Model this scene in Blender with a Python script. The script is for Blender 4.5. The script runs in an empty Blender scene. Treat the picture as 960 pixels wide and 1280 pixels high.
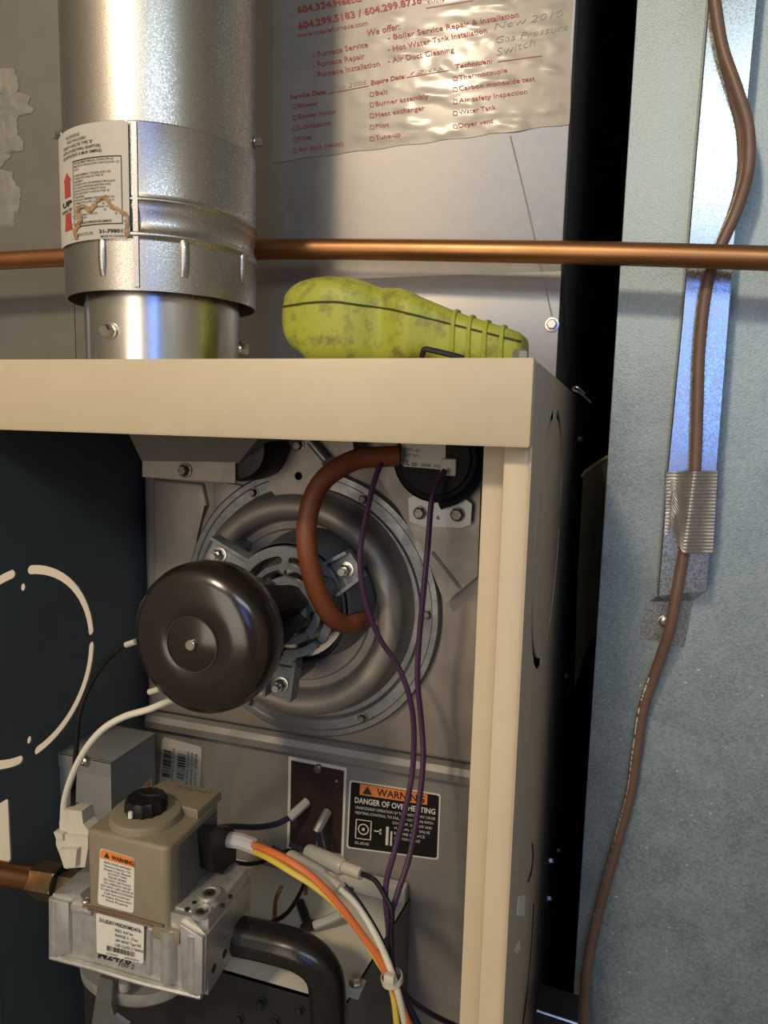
import bpy, bmesh, math, random
from mathutils import Vector, Matrix, noise
random.seed(7)
V = Vector
SC = bpy.context.scene
COL = SC.collection
# ------------------------------------------------------------------ camera
F = 887.0
R = Matrix(((0.95234184, 0.30401789, 0.02486330),      # image right, image down, forward (in world axes)
            (0.06156854, -0.11175065, -0.99182716),
            (-0.29875471, 0.94608927, -0.12514276)))
CAM = V((0.22970873, -0.37254295, 1.21546301))
cd = bpy.data.cameras.new('camera')
cd.sensor_width = 36.0
cd.lens = F / 1280 * 36
cd.clip_start = 0.01
cam = bpy.data.objects.new('camera', cd)
COL.objects.link(cam)
m3 = Matrix((R[0], -R[1], -R[2])).transposed()
cam.matrix_world = Matrix.Translation(CAM) @ m3.to_4x4()
SC.camera = cam
# ------------------------------------------------------------------ world, lamps, exposure
w = bpy.data.worlds.new('world'); SC.world = w; w.use_nodes = True
w.node_tree.nodes['Background'].inputs[0].default_value = (1.0, 0.9, 0.78, 1)
w.node_tree.nodes['Background'].inputs[1].default_value = 0.05
def area(name, loc, target, sx, sy, power, color):
    l = bpy.data.lights.new(name, 'AREA'); l.shape = 'RECTANGLE'; l.size = sx; l.size_y = sy
    l.energy = power; l.color = color
    o = bpy.data.objects.new(name, l); COL.objects.link(o)
    o.location = loc
    o.rotation_euler = (V(target) - V(loc)).to_track_quat('-Z', 'Y').to_euler()
    return o
area('ceiling_lamp', (-0.33, -1.55, 2.32), (0, 0, 1.1), 0.16, 0.16, 20, (1.0, 0.80, 0.56))
area('tube_lamp', (0.80, -1.35, 2.0), (0.25, 0.2, 1.2), 0.95, 0.28, 6.5, (0.72, 0.89, 1.0))
area('blue_reflection_light', (0.55, -1.75, 1.40), (0.28, 0.2, 1.2), 0.40, 0.50, 2.4, (0.14, 0.32, 1.0))  # added unseen lamp, gives the strap its blue reflection
area('soft_fill_light', (-0.50, -2.15, 1.15), (0, 0, 1.0), 0.9, 1.5, 15, (1.0, 0.88, 0.72))  # added fill lamp behind the camera to brighten the compartment
SC.view_settings.view_transform = 'Standard'
SC.view_settings.look = 'None'
SC.view_settings.gamma = 1.0
SC.view_settings.exposure = 0.0
SC.view_settings.use_curve_mapping = False
# ------------------------------------------------------------------ helpers
def ray(px, py):
    return R.transposed() @ V(((px - 480) / F, (py - 640) / F, 1.0))
def at(px, py, y):                       # point of the plane Y = y
    d = ray(px, py); return CAM + d * ((y - CAM.y) / d.y)
def at_x(px, py, x):
    d = ray(px, py); return CAM + d * ((x - CAM.x) / d.x)
def at_z(px, py, z):
    d = ray(px, py); return CAM + d * ((z - CAM.z) / d.z)
def tag(o, label=None, cat=None, group=None, kind=None):
    for k, v in (('label', label), ('category', cat), ('group', group), ('kind', kind)):
        if v: o[k] = v
    return o
ORG = {}
def thing(name, loc, label, cat, group=None):
    o = bpy.data.objects.new(name, None); COL.objects.link(o)
    o.location = loc; o.empty_display_size = 0.02
    ORG[o.name] = V(loc)
    return tag(o, label, cat, group)
def finish(me, mats, angle=35):
    for mm in (mats if isinstance(mats, (list, tuple)) else [mats]): me.materials.append(mm)
    for p in me.polygons: p.use_smooth = True
    me.set_sharp_from_angle(angle=math.radians(angle))
def obj(name, bm, mats, parent=None, label=None, angle=35, recalc=True):
    if recalc: bmesh.ops.recalc_face_normals(bm, faces=bm.faces)
    xs = [v.co for v in bm.verts]
    lo = V((min(c[i] for c in xs) for i in range(3))); hi = V((max(c[i] for c in xs) for i in range(3)))
    org = V(((lo.x + hi.x) / 2, (lo.y + hi.y) / 2, lo.z))
    bmesh.ops.translate(bm, vec=-org, verts=bm.verts)
    me = bpy.data.meshes.new(name); bm.to_mesh(me); bm.free()
    finish(me, mats, angle)
    o = bpy.data.objects.new(name, me); COL.objects.link(o)
    ORG[o.name] = org
    if parent:
        o.parent = parent; o.location = org - ORG[parent.name]
    else:
        o.location = org
    if label: o['label'] = label
    return o
def dup(o, loc, parent=None):
    """copy of an object and its children, origin at world loc"""
    c = o.copy(); COL.objects.link(c)
    ORG[c.name] = V(loc)
    p = parent or o.parent
    c.parent = p
    c.location = V(loc) - (ORG[p.name] if p else V())
    for ch in o.children:
        d = ch.copy(); COL.objects.link(d); d.parent = c
        ORG[d.name] = V(loc) + ch.location
    return c
def B(): return bmesh.new()
def bevel(bm, verts, w, seg=2):
    if w <= 0: return
    vs = set(verts)
    es = [e for e in bm.edges if e.verts[0] in vs and e.verts[1] in vs]
    bmesh.ops.bevel(bm, geom=es, offset=w, segments=seg, affect='EDGES', profile=0.5)
def box(bm, x0, x1, y0, y1, z0, z1, bev=0.0, seg=2):
    r = bmesh.ops.create_cube(bm, size=1)['verts']
    for v in r:
        v.co = V((x0 + (v.co.x + .5) * (x1 - x0), y0 + (v.co.y + .5) * (y1 - y0), z0 + (v.co.z + .5) * (z1 - z0)))
    bevel(bm, r, bev, seg)
    return bm
def frame(axis):
    a = V(axis).normalized()
    h = V((0, 0, 1)) if abs(a.z) < .9 else V((1, 0, 0))
    u = h.cross(a).normalized(); v = a.cross(u)
    return u, v, a
def loft(bm, rings, cap0=True, cap1=True, closed=True):
    rv = [[bm.verts.new(p) for p in r] for r in rings]
    n = len(rv[0])
    for a, b in zip(rv, rv[1:]):
        for i in range(n if closed else n - 1):
            j = (i + 1) % n
            try: bm.faces.new((a[i], a[j], b[j], b[i]))
            except ValueError: pass
    if cap0: bm.faces.new(rv[0][::-1])
    if cap1: bm.faces.new(rv[-1])
    return bm
def lathe(bm, c, axis, prof, seg=48, cap0=True, cap1=True):
    """prof: (radius, distance along axis)"""
    u, v, a = frame(axis); c = V(c)
    rings = []
    for r, h in prof:
        r = max(r, 1e-5)
        rings.append([c + a * h + (u * math.cos(t) + v * math.sin(t)) * r for t in [2 * math.pi * i / seg for i in range(seg)]])
    return loft(bm, rings, cap0, cap1)
def cyl(bm, p0, p1, r, seg=20, r2=None):
    p0, p1 = V(p0), V(p1)
    return lathe(bm, p0, p1 - p0, [(r, 0), (r if r2 is None else r2, (p1 - p0).length)], seg)
def spline(pts, n=10):
    P = [V(p) for p in pts]
    P = [P[0] * 2 - P[1]] + P + [P[-1] * 2 - P[-2]]
    out = []
    for i in range(1, len(P) - 2):
        p0, p1, p2, p3 = P[i - 1:i + 3]
        for k in range(n):
            t = k / n
            out.append(0.5 * (2 * p1 + (p2 - p0) * t + (2 * p0 - 5 * p1 + 4 * p2 - p3) * t * t + (3 * p1 - p0 - 3 * p2 + p3) * t ** 3))
    out.append(P[-2])
    return out
def tube(bm, pts, r, seg=10, n=8, smooth=True, flat=1.0, fdir=None):
    pts = spline(pts, n) if smooth else [V(p) for p in pts]
    rings = []; u = None
    for i, p in enumerate(pts):
        t = (pts[min(i + 1, len(pts) - 1)] - pts[max(i - 1, 0)]).normalized()
        if u is None: u, v, _ = frame(t)
        u = (u - t * u.dot(t)).normalized(); v = t.cross(u)
        a, b = (u, v)
        if fdir is not None:
            a = (V(fdir) - t * V(fdir).dot(t)).normalized(); b = t.cross(a)
        rings.append([p + a * math.cos(s) * r * flat + b * math.sin(s) * r for s in [2 * math.pi * k / seg for k in range(seg)]])
    return loft(bm, rings)
def prism(bm, pts, ext, bev=0.0, seg=2):
    """closed polygon of world points extruded by vector ext"""
    ext = V(ext)
    a = [bm.verts.new(V(p)) for p in pts]; b = [bm.verts.new(V(p) + ext) for p in pts]
    n = len(a)
    bm.faces.new(a[::-1]); bm.faces.new(b)
    for i in range(n): bm.faces.new((a[i], a[(i + 1) % n], b[(i + 1) % n], b[i]))
    if bev: bevel(bm, b, bev, seg)
    return bm
def hexbolt(bm, p, axis, r=0.004, h=0.003, washer=1.35):
    a = V(axis).normalized()
    lathe(bm, p, a, [(r * washer, 0), (r * washer, h * .25), (r, h * .3)], 20)
    lathe(bm, V(p) + a * h * .28, a, [(r, 0), (r, h * .75), (r * .8, h)], 6)
    return bm
def panhead(bm, p, axis, r=0.003, h=0.0018):
    return lathe(bm, p, axis, [(r, 0), (r, h * .4), (r * .8, h * .8), (r * .4, h), (r * .35, h * .75)], 18)
def curve_plate(splines, ext, res=2, bev=0.0):
    """2D closed loops (first outer, rest holes) -> solid bmesh in XY plane, z 0..ext"""
    cu = bpy.data.curves.new('t', 'CURVE'); cu.dimensions = '2D'; cu.fill_mode = 'BOTH'
    cu.extrude = ext / 2; cu.bevel_depth = bev; cu.bevel_resolution = 1
    for pts in splines:
        s = cu.splines.new('POLY'); s.points.add(len(pts) - 1); s.use_cyclic_u = True
        for i, p in enumerate(pts): s.points[i].co = (p[0], p[1], 0, 1)
    o = bpy.data.objects.new('t', cu)
    me = bpy.data.meshes.new_from_object(o)
    bm = B(); bm.from_mesh(me)
    bpy.data.objects.remove(o); bpy.data.curves.remove(cu); bpy.data.meshes.remove(me)
    bmesh.ops.remove_doubles(bm, verts=bm.verts, dist=1e-6)
    bmesh.ops.translate(bm, vec=(0, 0, ext / 2), verts=bm.verts)
    return bm
def xform(bm, o, u, v, nrm):
    """local (x,y,z) -> o + x u + y v + z nrm"""
    for q in bm.verts: q.co = V(o) + V(u) * q.co.x + V(v) * q.co.y + V(nrm) * q.co.z
    return bm
def circ(cx, cy, r, n=24, ry=None):
    ry = ry or r
    return [(cx + r * math.cos(2 * math.pi * i / n), cy + ry * math.sin(2 * math.pi * i / n)) for i in range(n)]
def rrect(x0, x1, y0, y1, r, n=5):
    out = []
    for cx, cy, a in ((x1 - r, y1 - r, 0), (x0 + r, y1 - r, 90), (x0 + r, y0 + r, 180), (x1 - r, y0 + r, 270)):
        for i in range(n + 1):
            t = math.radians(a + 90 * i / n); out.append((cx + r * math.cos(t), cy + r * math.sin(t)))
    return out
def arcslot(cx, cy, r0, r1, a0, a1, n=14):
    """ring segment with round ends, angles in degrees"""
    out = []; rm = (r0 + r1) / 2; h = (r1 - r0) / 2
    a0, a1 = math.radians(a0), math.radians(a1)
    for i in range(n + 1):
        t = a0 + (a1 - a0) * i / n; out.append((cx + r1 * math.cos(t), cy + r1 * math.sin(t)))
    ex, ey = cx + rm * math.cos(a1), cy + rm * math.sin(a1)
    for k in range(1, 5):
        t = a1 + math.pi * k / 5; out.append((ex + h * math.cos(t), ey + h * math.sin(t)))
    for i in range(n + 1):
        t = a1 + (a0 - a1) * i / n; out.append((cx + r0 * math.cos(t), cy + r0 * math.sin(t)))
    ex, ey = cx + rm * math.cos(a0), cy + rm * math.sin(a0)
    for k in range(1, 5):
        t = a0 + math.pi + math.pi * k / 5; out.append((ex + h * math.cos(t), ey + h * math.sin(t)))
    return out
# text: glyph meshes are laid by a mapping function
def glyphs(s, bold=0.0, shear=0.0):
    cu = bpy.data.curves.new('t', 'FONT'); cu.body = s; cu.size = 1; cu.offset = bold; cu.shear = shear; cu.resolution_u = 2
    o = bpy.data.objects.new('t', cu)
    me = bpy.data.meshes.new_from_object(o)
    vs = [tuple(v.co[:2]) for v in me.vertices]; fs = [tuple(p.vertices) for p in me.polygons]
    bpy.data.objects.remove(o); bpy.data.curves.remove(cu); bpy.data.meshes.remove(me)
    return vs, fs
def text_into(bm, s, fmap, x0, x1, y, h, bold=0.0, shear=0.0, y1=None):
    """fit s between x0..x1 at baseline y..y1 with cap height h, in the 2D frame of fmap(x, y)"""
    vs, fs = glyphs(s, bold, shear)
    if not vs: return
    a = min(v[0] for v in vs); b = max(v[0] for v in vs)
    if y1 is None: y1 = y
    bv = []
    for x, yy in vs:
        t = (x - a) / (b - a)
        bv.append(bm.verts.new(fmap(x0 + (x1 - x0) * t, y + (y1 - y) * t + yy / 0.73 * h)))
    for f in fs:
        try: bm.faces.new([bv[i] for i in f])
        except ValueError: pass
def quad_into(bm, fmap, pts, n=1):
    bm.faces.new([bm.verts.new(fmap(*p)) for p in pts])
def rect_into(bm, fmap, x0, x1, y0, y1):
    quad_into(bm, fmap, ((x0, y0), (x1, y0), (x1, y1), (x0, y1)))
def frame_into(bm, fmap, x0, x1, y0, y1, t):
    for a in ((x0, x1, y0, y0 + t), (x0, x1, y1 - t, y1), (x0, x0 + t, y0, y1), (x1 - t, x1, y0, y1)): rect_into(bm, fmap, *a)
# ------------------------------------------------------------------ materials
def mat(name, col, rough=.5, metal=0.0, col2=None, scale=60, detail=4, lo=.35, hi=.65, bump=0.0, bscale=None, rough2=None,
        coat=0.0, stretch=None, spangle=0.0, sss=0.0, trans=0.0, spec=None):
    m = bpy.data.materials.new(name); m.use_nodes = True
    nt = m.node_tree; N = nt.nodes; L = nt.links; b = N['Principled BSDF']
    def c4(c): return (*c, 1)
    b.inputs['Base Color'].default_value = c4(col); b.inputs['Roughness'].default_value = rough; b.inputs['Metallic'].default_value = metal
    if coat: b.inputs['Coat Weight'].default_value = coat; b.inputs['Coat Roughness'].default_value = .12
    if trans: b.inputs['Transmission Weight'].default_value = trans
    if spec is not None: b.inputs['Specular IOR Level'].default_value = spec
    tc = N.new('ShaderNodeTexCoord'); src = tc.outputs['Object']
    if stretch:
        mp = N.new('ShaderNodeMapping'); mp.inputs['Scale'].default_value = stretch; L.new(src, mp.inputs[0]); src = mp.outputs[0]
    if col2 is not None or rough2 is not None:
        nz = N.new('ShaderNodeTexNoise'); nz.inputs['Scale'].default_value = scale; nz.inputs['Detail'].default_value = detail; nz.inputs['Roughness'].default_value = .62
        L.new(src, nz.inputs['Vector'])
        rm = N.new('ShaderNodeMapRange'); rm.inputs[1].default_value = lo; rm.inputs[2].default_value = hi
        L.new(nz.outputs['Fac'], rm.inputs[0])
        fac = rm.outputs[0]
        if spangle:
            vo = N.new('ShaderNodeTexVoronoi'); vo.inputs['Scale'].default_value = spangle; L.new(src, vo.inputs['Vector'])
            sp = N.new('ShaderNodeSeparateColor'); L.new(vo.outputs['Color'], sp.inputs[0])
            mx = N.new('ShaderNodeMath'); mx.operation = 'MULTIPLY_ADD'; mx.inputs[1].default_value = .5
            ml = N.new('ShaderNodeMath'); ml.operation = 'MULTIPLY'; ml.inputs[1].default_value = .5
            L.new(fac, ml.inputs[0]); L.new(sp.outputs[0], mx.inputs[0]); L.new(ml.outputs[0], mx.inputs[2]); fac = mx.outputs[0]
        if col2 is not None:
            mc = N.new('ShaderNodeMix'); mc.data_type = 'RGBA'; mc.inputs[6].default_value = c4(col); mc.inputs[7].default_value = c4(col2)
            L.new(fac, mc.inputs[0]); L.new(mc.outputs[2], b.inputs['Base Color'])
        if rough2 is not None:
            r2 = N.new('ShaderNodeMapRange'); r2.inputs[3].default_value = rough; r2.inputs[4].default_value = rough2
            L.new(fac, r2.inputs[0]); L.new(r2.outputs[0], b.inputs['Roughness'])
    if bump:
        n2 = N.new('ShaderNodeTexNoise'); n2.inputs['Scale'].default_value = bscale or scale * 4; n2.inputs['Detail'].default_value = 3
        L.new(src, n2.inputs['Vector'])
        bp = N.new('ShaderNodeBump'); bp.inputs['Strength'].default_value = bump; bp.inputs['Distance'].default_value = .0006
        L.new(n2.outputs['Fac'], bp.inputs['Height']); L.new(bp.outputs[0], b.inputs['Normal'])
    return m
M = {}
M['drywall'] = mat('drywall', (.42, .38, .31), .9, col2=(.36, .33, .27), scale=8)
M['light_wall'] = mat('light_wall_paint', (.78, .70, .56), .8, col2=(.74, .66, .53), scale=8)
M['concrete'] = mat('concrete', (.16, .15, .14), .9, col2=(.22, .21, .19), scale=14)
M['dark_wall_and_shade'] = mat('dark_wall_and_shade', (.045, .045, .045), .95, col2=(.03, .03, .03), scale=10)  # back wall tone, also the painted-in shade on the plenum side
M['plenum'] = mat('plenum_steel', (.40, .375, .335), .44, .7, (.47, .44, .395), 35, 6, .35, .7, .12, 900, .55, spangle=260)
M['duct'] = mat('duct_steel', (.19, .25, .285), .42, .6, (.36, .435, .475), 30, 6, .3, .7, .45, 900, .58, spangle=480)
M['left_duct'] = mat('left_duct_steel', (.185, .172, .145), .6, .3, (.165, .155, .13), 20, 5, rough2=.65)
M['vent'] = mat('vent_steel', (.62, .59, .54), .25, 1.0, (.42, .40, .375), 900, 2, .34, .58, .16, 1100, .40)
M['vent_bright'] = mat('vent_bright', (.72, .70, .66), .20, 1.0, (.62, .60, .56), 60, 4, rough2=.30, stretch=(1, 1, .15))
M['bright_zinc'] = mat('bright_zinc', (.66, .72, .76), .20, 1.0, (.46, .51, .54), 700, 2, .38, .62, .03, 700, .34)
M['beige'] = mat('beige_paint', (.56, .47, .315), .42, 0, (.54, .45, .30), 40, bump=.12, bscale=1300)
M['side'] = mat('side_steel', (.46, .375, .285), .5, 0, (.41, .34, .26), 30, 6, bump=.10, bscale=900)
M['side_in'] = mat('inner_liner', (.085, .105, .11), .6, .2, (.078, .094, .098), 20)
M['vest'] = mat('aluminised_steel', (.36, .315, .26), .48, .5, (.29, .255, .215), 24, 6, .35, .65, .12, 700, .58)
M['vest_low'] = mat('grey_steel', (.285, .265, .235), .5, .4, (.24, .225, .20), 22, 6, rough2=.6)
M['flange'] = mat('flange_steel', (.27, .28, .28), .38, .8, (.20, .205, .2), 80, 6, rough2=.5)
M['cast'] = mat('zinc_casting', (.25, .27, .268), .45, .45, (.18, .195, .195), 150, 5, bump=.2, bscale=900)
M['gloss_black'] = mat('gloss_black_paint', (.017, .013, .010), .22, 0, coat=.35)
M['ring'] = mat('pressed_ring', (.045, .04, .035), .35)
M['black'] = mat('black_plastic', (.008, .0075, .007), .42, 0, spec=.28)
M['black_pipe'] = mat('black_iron_pipe', (.014, .012, .011), .22, .2, (.02, .017, .015), 90, bump=.08, bscale=500)
M['switch_black'] = mat('switch_black', (.004, .004, .004), .55, 0, spec=.15)
M['dark_steel'] = mat('dark_steel', (.028, .028, .029), .5, .6, (.04, .04, .04), 60)
M['silicone'] = mat('orange_silicone', (.21, .058, .018), .5, 0, (.18, .048, .015), 30)
M['purple'] = mat('purple_insulation', (.055, .018, .055), .42)
M['navy'] = mat('dark_blue_insulation', (.018, .02, .04), .4)
M['orange'] = mat('orange_insulation', (.66, .16, .045), .4)
M['yellow'] = mat('yellow_insulation', (.62, .48, .07), .4)
M['white_wire'] = mat('white_insulation', (.66, .62, .50), .4)
M['brown_wire'] = mat('brown_insulation', (.14, .08, .055), .42, 0, (.165, .10, .07), 120)
M['nylon'] = mat('milky_nylon', (.58, .54, .43), .4, 0, (.52, .48, .38), 120)
M['clear'] = mat('frosted_sleeve', (.52, .50, .44), .35, trans=.15)
M['olive'] = mat('tan_plastic', (.235, .20, .135), .5, 0, (.215, .18, .12), 60, bump=.08, bscale=900)
M['grey_plate'] = mat('grey_plate', (.10, .10, .09), .5)
M['alu'] = mat('cast_aluminium', (.64, .63, .59), .40, .7, (.50, .49, .46), 120, 5, bump=.25, bscale=1100)
M['alu_dark'] = mat('shaded_port', (.05, .05, .05), .5, .6)
M['screw'] = mat('zinc_screw', (.60, .58, .52), .28, 1.0)
M['dull_screw'] = mat('dull_screw', (.22, .20, .17), .45, .8, (.12, .10, .08), 300)
M['blue_zinc'] = mat('blue_zinc_screw', (.45, .52, .55), .3, 1.0)
M['copper'] = mat('copper', (.46, .23, .10), .38, 1.0, (.36, .165, .07), 40, 6, .35, .7, rough2=.48, stretch=(.3, 1, 1))
M['brass'] = mat('brass', (.30, .23, .12), .4, .9, (.2, .15, .08), 90)
M['meter'] = mat('green_rubber', (.34, .365, .035), .48, 0, (.14, .13, .03), 95, 12, .50, .72, bump=.12, bscale=900)
M['seam'] = mat('seam_shadow_gap', (.05, .055, .01), .7)
M['sticker'] = mat('film_sticker', (.335, .30, .255), .34, 0, (.30, .27, .23), 30, coat=.15)
M['red_ink'] = mat('red_ink', (.42, .05, .04), .5)
M['black_ink'] = mat('black_ink', (.02, .018, .016), .55)
M['pencil'] = mat('grey_pencil', (.33, .31, .285), .5)
M['paper'] = mat('paper_label', (.52, .49, .43), .5, 0, (.48, .45, .39), 60)
M['white_label'] = mat('white_label', (.68, .65, .57), .45)
M['orange_ink'] = mat('orange_ink', (.75, .22, .04), .5)
M['stain'] = mat('brown_stain', (.22, .12, .045), .6, 0, (.38, .25, .12), 300)
M['circuit'] = mat('brown_circuit_board', (.028, .013, .010), .5)
M['grey_box'] = mat('grey_enamel', (.22, .225, .22), .42, .2)
M['tape'] = mat('foil_duct_tape', (.42, .40, .37), .38, .6, (.33, .31, .29), 150)
M['sealant'] = mat('grey_sealant', (.20, .188, .16), .5, 0, (.26, .245, .21), 60, bump=.7, bscale=150)
M['flap'] = mat('kraft_flap', (.085, .08, .035), .7, 0, (.06, .056, .025), 30)
M['flap_edge'] = mat('kraft_edge', (.30, .24, .15), .7)
M['white_paint'] = mat('white_paint', (.70, .69, .62), .4)
M['burner'] = mat('burner_box_steel', (.72, .66, .54), .5, 0, (.64, .59, .48), 30)
M['amber'] = mat('amber_reflector', (.55, .55, .08), .5)

# ------------------------------------------------------------------ setting
def struct(name, bm, m): return tag(obj(name, bm, m), kind='structure')
RX0, RX1, RY0, RY1, RZ = -0.80, 1.30, -2.30, 1.00, 2.45
struct('floor', box(B(), RX0, RX1, RY0, RY1, -.05, 0), M['concrete'])
struct('ceiling', box(B(), RX0, RX1, RY0, RY1, RZ, RZ + .05), M['drywall'])
struct('wall_left', box(B(), RX0 - .05, RX0, RY0, RY1, 0, RZ), M['drywall'])
struct('wall_right', box(B(), RX1, RX1 + .05, RY0, RY1, 0, RZ), M['drywall'])
struct('wall_back', box(B(), RX0, RX1, RY1, RY1 + .05, 0, RZ), M['dark_wall_and_shade'])
struct('wall_front', box(B(), RX0, RX1, RY0 - .05, RY0, 0, RZ), M['drywall'])

struct('wall_side', box(B(), RX0, -.30, .27, .32, 0, 1.09), M['light_wall'])
# ------------------------------------------------------------------ furnace cabinet
XL, XR, TOP, DEPTH = -.190, .190, 1.25, .70
XIN = -.1885
fur = thing('furnace_cabinet', (0, .35, 0), 'beige fronted furnace cabinet with its door off and bare grey side panels', 'furnace')
bm = B(); box(bm, XL - .001, XR, 0.0, .010, 1.2045, TOP, .0012); box(bm, XL, XR - .001, .0005, .03, TOP - .0012, TOP, 0); box(bm, XL, XR - .001, .0005, .035, 1.2045, 1.2057, 0)
obj('top_rail', bm, M['beige'], fur, 'wide beige front rail')
obj('top_panel', box(B(), XL, XR - .0005, .03, DEPTH, TOP - .0014, TOP), M['beige'], fur)
# right side panel with oval knock-out slots (plane coordinates: y, z)
cy_, cz_ = .165, 1.134
def ell(a0, a1, r0, r1, n=24, sq=1.0):
    out = []
    for rr, rng in ((r1, range(n + 1)), (r0, range(n, -1, -1))):
        for i in rng:
            t = math.radians(a0 + (a1 - a0) * i / n)
            out.append((cy_ + sq * rr * math.cos(t), cz_ + rr * math.sin(t)))
    return out
def side_panel(x, holes, th, m, name, label):
    bm = curve_plate([[(.012, 0), (DEPTH, 0), (DEPTH, TOP - .001), (.012, TOP - .001)]] + holes, th)
    xform(bm, (x, 0, 0), (0, 1, 0), (0, 0, 1), (1, 0, 0))
    return obj(name, bm, m, fur, label)
holes_r = [ell(95, 174, .088, .0955, sq=1.22), ell(186, 265, .088, .0955, sq=1.22), ell(6, 85, .088, .0955, sq=1.22), ell(275, 354, .088, .0955, sq=1.22)]
side_panel(XR - .0012, holes_r, .0012, M['side'], 'right_side_panel', 'grey brown bare outer side panel')
# left panel seen from inside with round knock-out slots (plane: y, z)
KY, KZ, KR = .047, 1.0235, .0735
hl = [arcslot(KY, KZ, KR - .0035, KR + .0035, 5, 83), arcslot(KY, KZ, KR - .0035, KR + .0035, 277, 355),
      arcslot(KY, KZ, KR - .0035, KR + .0035, 97, 113), arcslot(KY, KZ, KR - .0035, KR + .0035, 247, 263),
      circ(KY + .001, KZ + KR - .0125, .0025, 12, .0032), circ(KY + .001, KZ - KR + .0125, .0025, 12, .0032)]
q = [at_x(x, y, XIN) for x, y in ((0, 1004), (13, 1030), (13, 1078))]
hl.append(rrect(.0135, q[1].y, q[2].z, q[0].z, .003))
side_panel(XL, hl, .0015, M['side_in'], 'left_side_panel', 'dark inner side panel with cut-out ring')
obj('back_panel', box(B(), XL, XR, DEPTH - .002, DEPTH, 0, TOP - .002), M['side_in'], fur)
# liner skin on the inside of the right panel keeps the compartment dark
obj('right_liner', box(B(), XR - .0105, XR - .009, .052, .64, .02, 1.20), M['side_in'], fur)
# front post: outer face, recessed return strip and pinkish groove
bm = B()
box(bm, .1748, .1893, .014, .0165, 0, 1.2045, .001)
box(bm, .1878, .1893, .016, .04, 0, 1.2045, 0)
obj('front_post', bm, M['beige'], fur)
bm = B()
box(bm, .1603, .1765, .034, .0355, 0, 1.2045, .0006)
box(bm, .1750, .1765, .0165, .0345, 0, 1.2045, 0)
box(bm, .1603, .1615, .035, .05, 0, 1.2045, 0)
obj('post_return', bm, M['beige'], fur)
obj('left_front_post', box(B(), XL, XL + .0015, .008, .0115, 0, 1.2045, .0003), M['side_in'], fur)
# screws of the right side
for i, (px, py) in enumerate(((723, 549), (706, 845), (700, 1034), (686, 1075), (684, 1122))):
    p = at_x(px, py, XR); p.y = min(p.y, .66); 
    obj('side_screw', hexbolt(B(), p, (1, 0, 0), .0042, .005), M['blue_zinc'], fur)
obj('cabinet_bolt', hexbolt(B(), at(650, 447, .035).to_2d().to_3d() + V((0, 0, TOP)), (0, 0, 1), .0046, .0060), M['screw'], fur)
# chipped paint spots and lower knock-outs on the outside
bm = B()
for pts in (((648, 1120), (656, 1118), (655, 1145), (646, 1144)), ((645, 1180), (649, 1174), (650, 1186), (646, 1192), (642, 1188))):
    prism(bm, [at_x(x, y, XR) for x, y in pts], (.0004, 0, 0))
obj('white_paint_drips', bm, M['white_paint'], fur, 'white paint drips')
for pts, r_ in ((((665, 1055), (666, 1070), (664, 1088), (660, 1102)), .0009), (((667, 1130), (664, 1180), (659, 1240), (653, 1282)), .0007)):
    bm = B(); tube(bm, [at_x(x, y, XR + .0003) for x, y in pts], r_, 6); obj('lower_knock_out_edge', bm, M['dark_steel'], fur)
# ------------------------------------------------------------------ vestibule panel
D = .195
vp = thing('vestibule_panel', (-.03, D, .60), 'grey brown steel panel closing the back of the furnace burner compartment', 'panel')
lipL, lipR = at(200, 903, .186), at(588, 962, .186)
zl = .9215
obj('lower_sheet', box(B(), XIN, .184, D, D + .0015, .40, zl), M['vest_low'], vp, 'darker grey lower sheet')
bm = B(); box(bm, XIN + .004, .184, D - .002, D, zl + .002, 1.235, 0)
obj('upper_sheet', bm, M['vest'], vp)
# rolled ledge between the two sheets
bm = B()
prof = [(D - .001, zl + .012), (D - .010, zl + .008), (D - .013, zl + .003), (D - .012, zl - .004), (D - .004, zl - .007), (D, zl - .008)]
loft(bm, [[V((x, a, b)) for a, b in prof] for x in (XIN + .006, .183)], False, False, closed=False)
obj('rolled_ledge', bm, M['vest_low'], vp)
# raised collector box front
bm = B()
pts = [(-.178, zl + .014), (.150, zl + .014), (.176, zl + .03), (.176, 1.19), (-.178, 1.165)]
prism(bm, [V((x, D - .002, z)) for x, z in pts], (0, -.010, 0), .004, 3)
obj('collector_cover', bm, M['vest'], vp)
for px, py in ((534, 757),):
    pass
# corner stiffener ribs
bm = B()
for x in (.139, .150):
    tube(bm, [V((x, D - .0125, zl + .02)), V((x, D - .013, 1.03)), V((x, D - .0125, 1.06))], .004, 8)
obj('pressed_rib', bm, M['vest'], vp)
yv = D - .012
bm = B(); prism(bm, [at(x, y, yv) for x, y in ((193, 598), (256, 604), (262, 632), (246, 668), (236, 720), (234, 800), (196, 800))], (0, -.0035, 0), .003, 3)
obj('pressed_panel', bm, M['vest'], vp)
bm = B(); prism(bm, [at(x, y, yv) for x, y in ((268, 600), (305, 606), (285, 640), (268, 640))], (0, -.0025, 0), .002, 2)
obj('pressed_panel', bm, M['vest'], vp)
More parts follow.
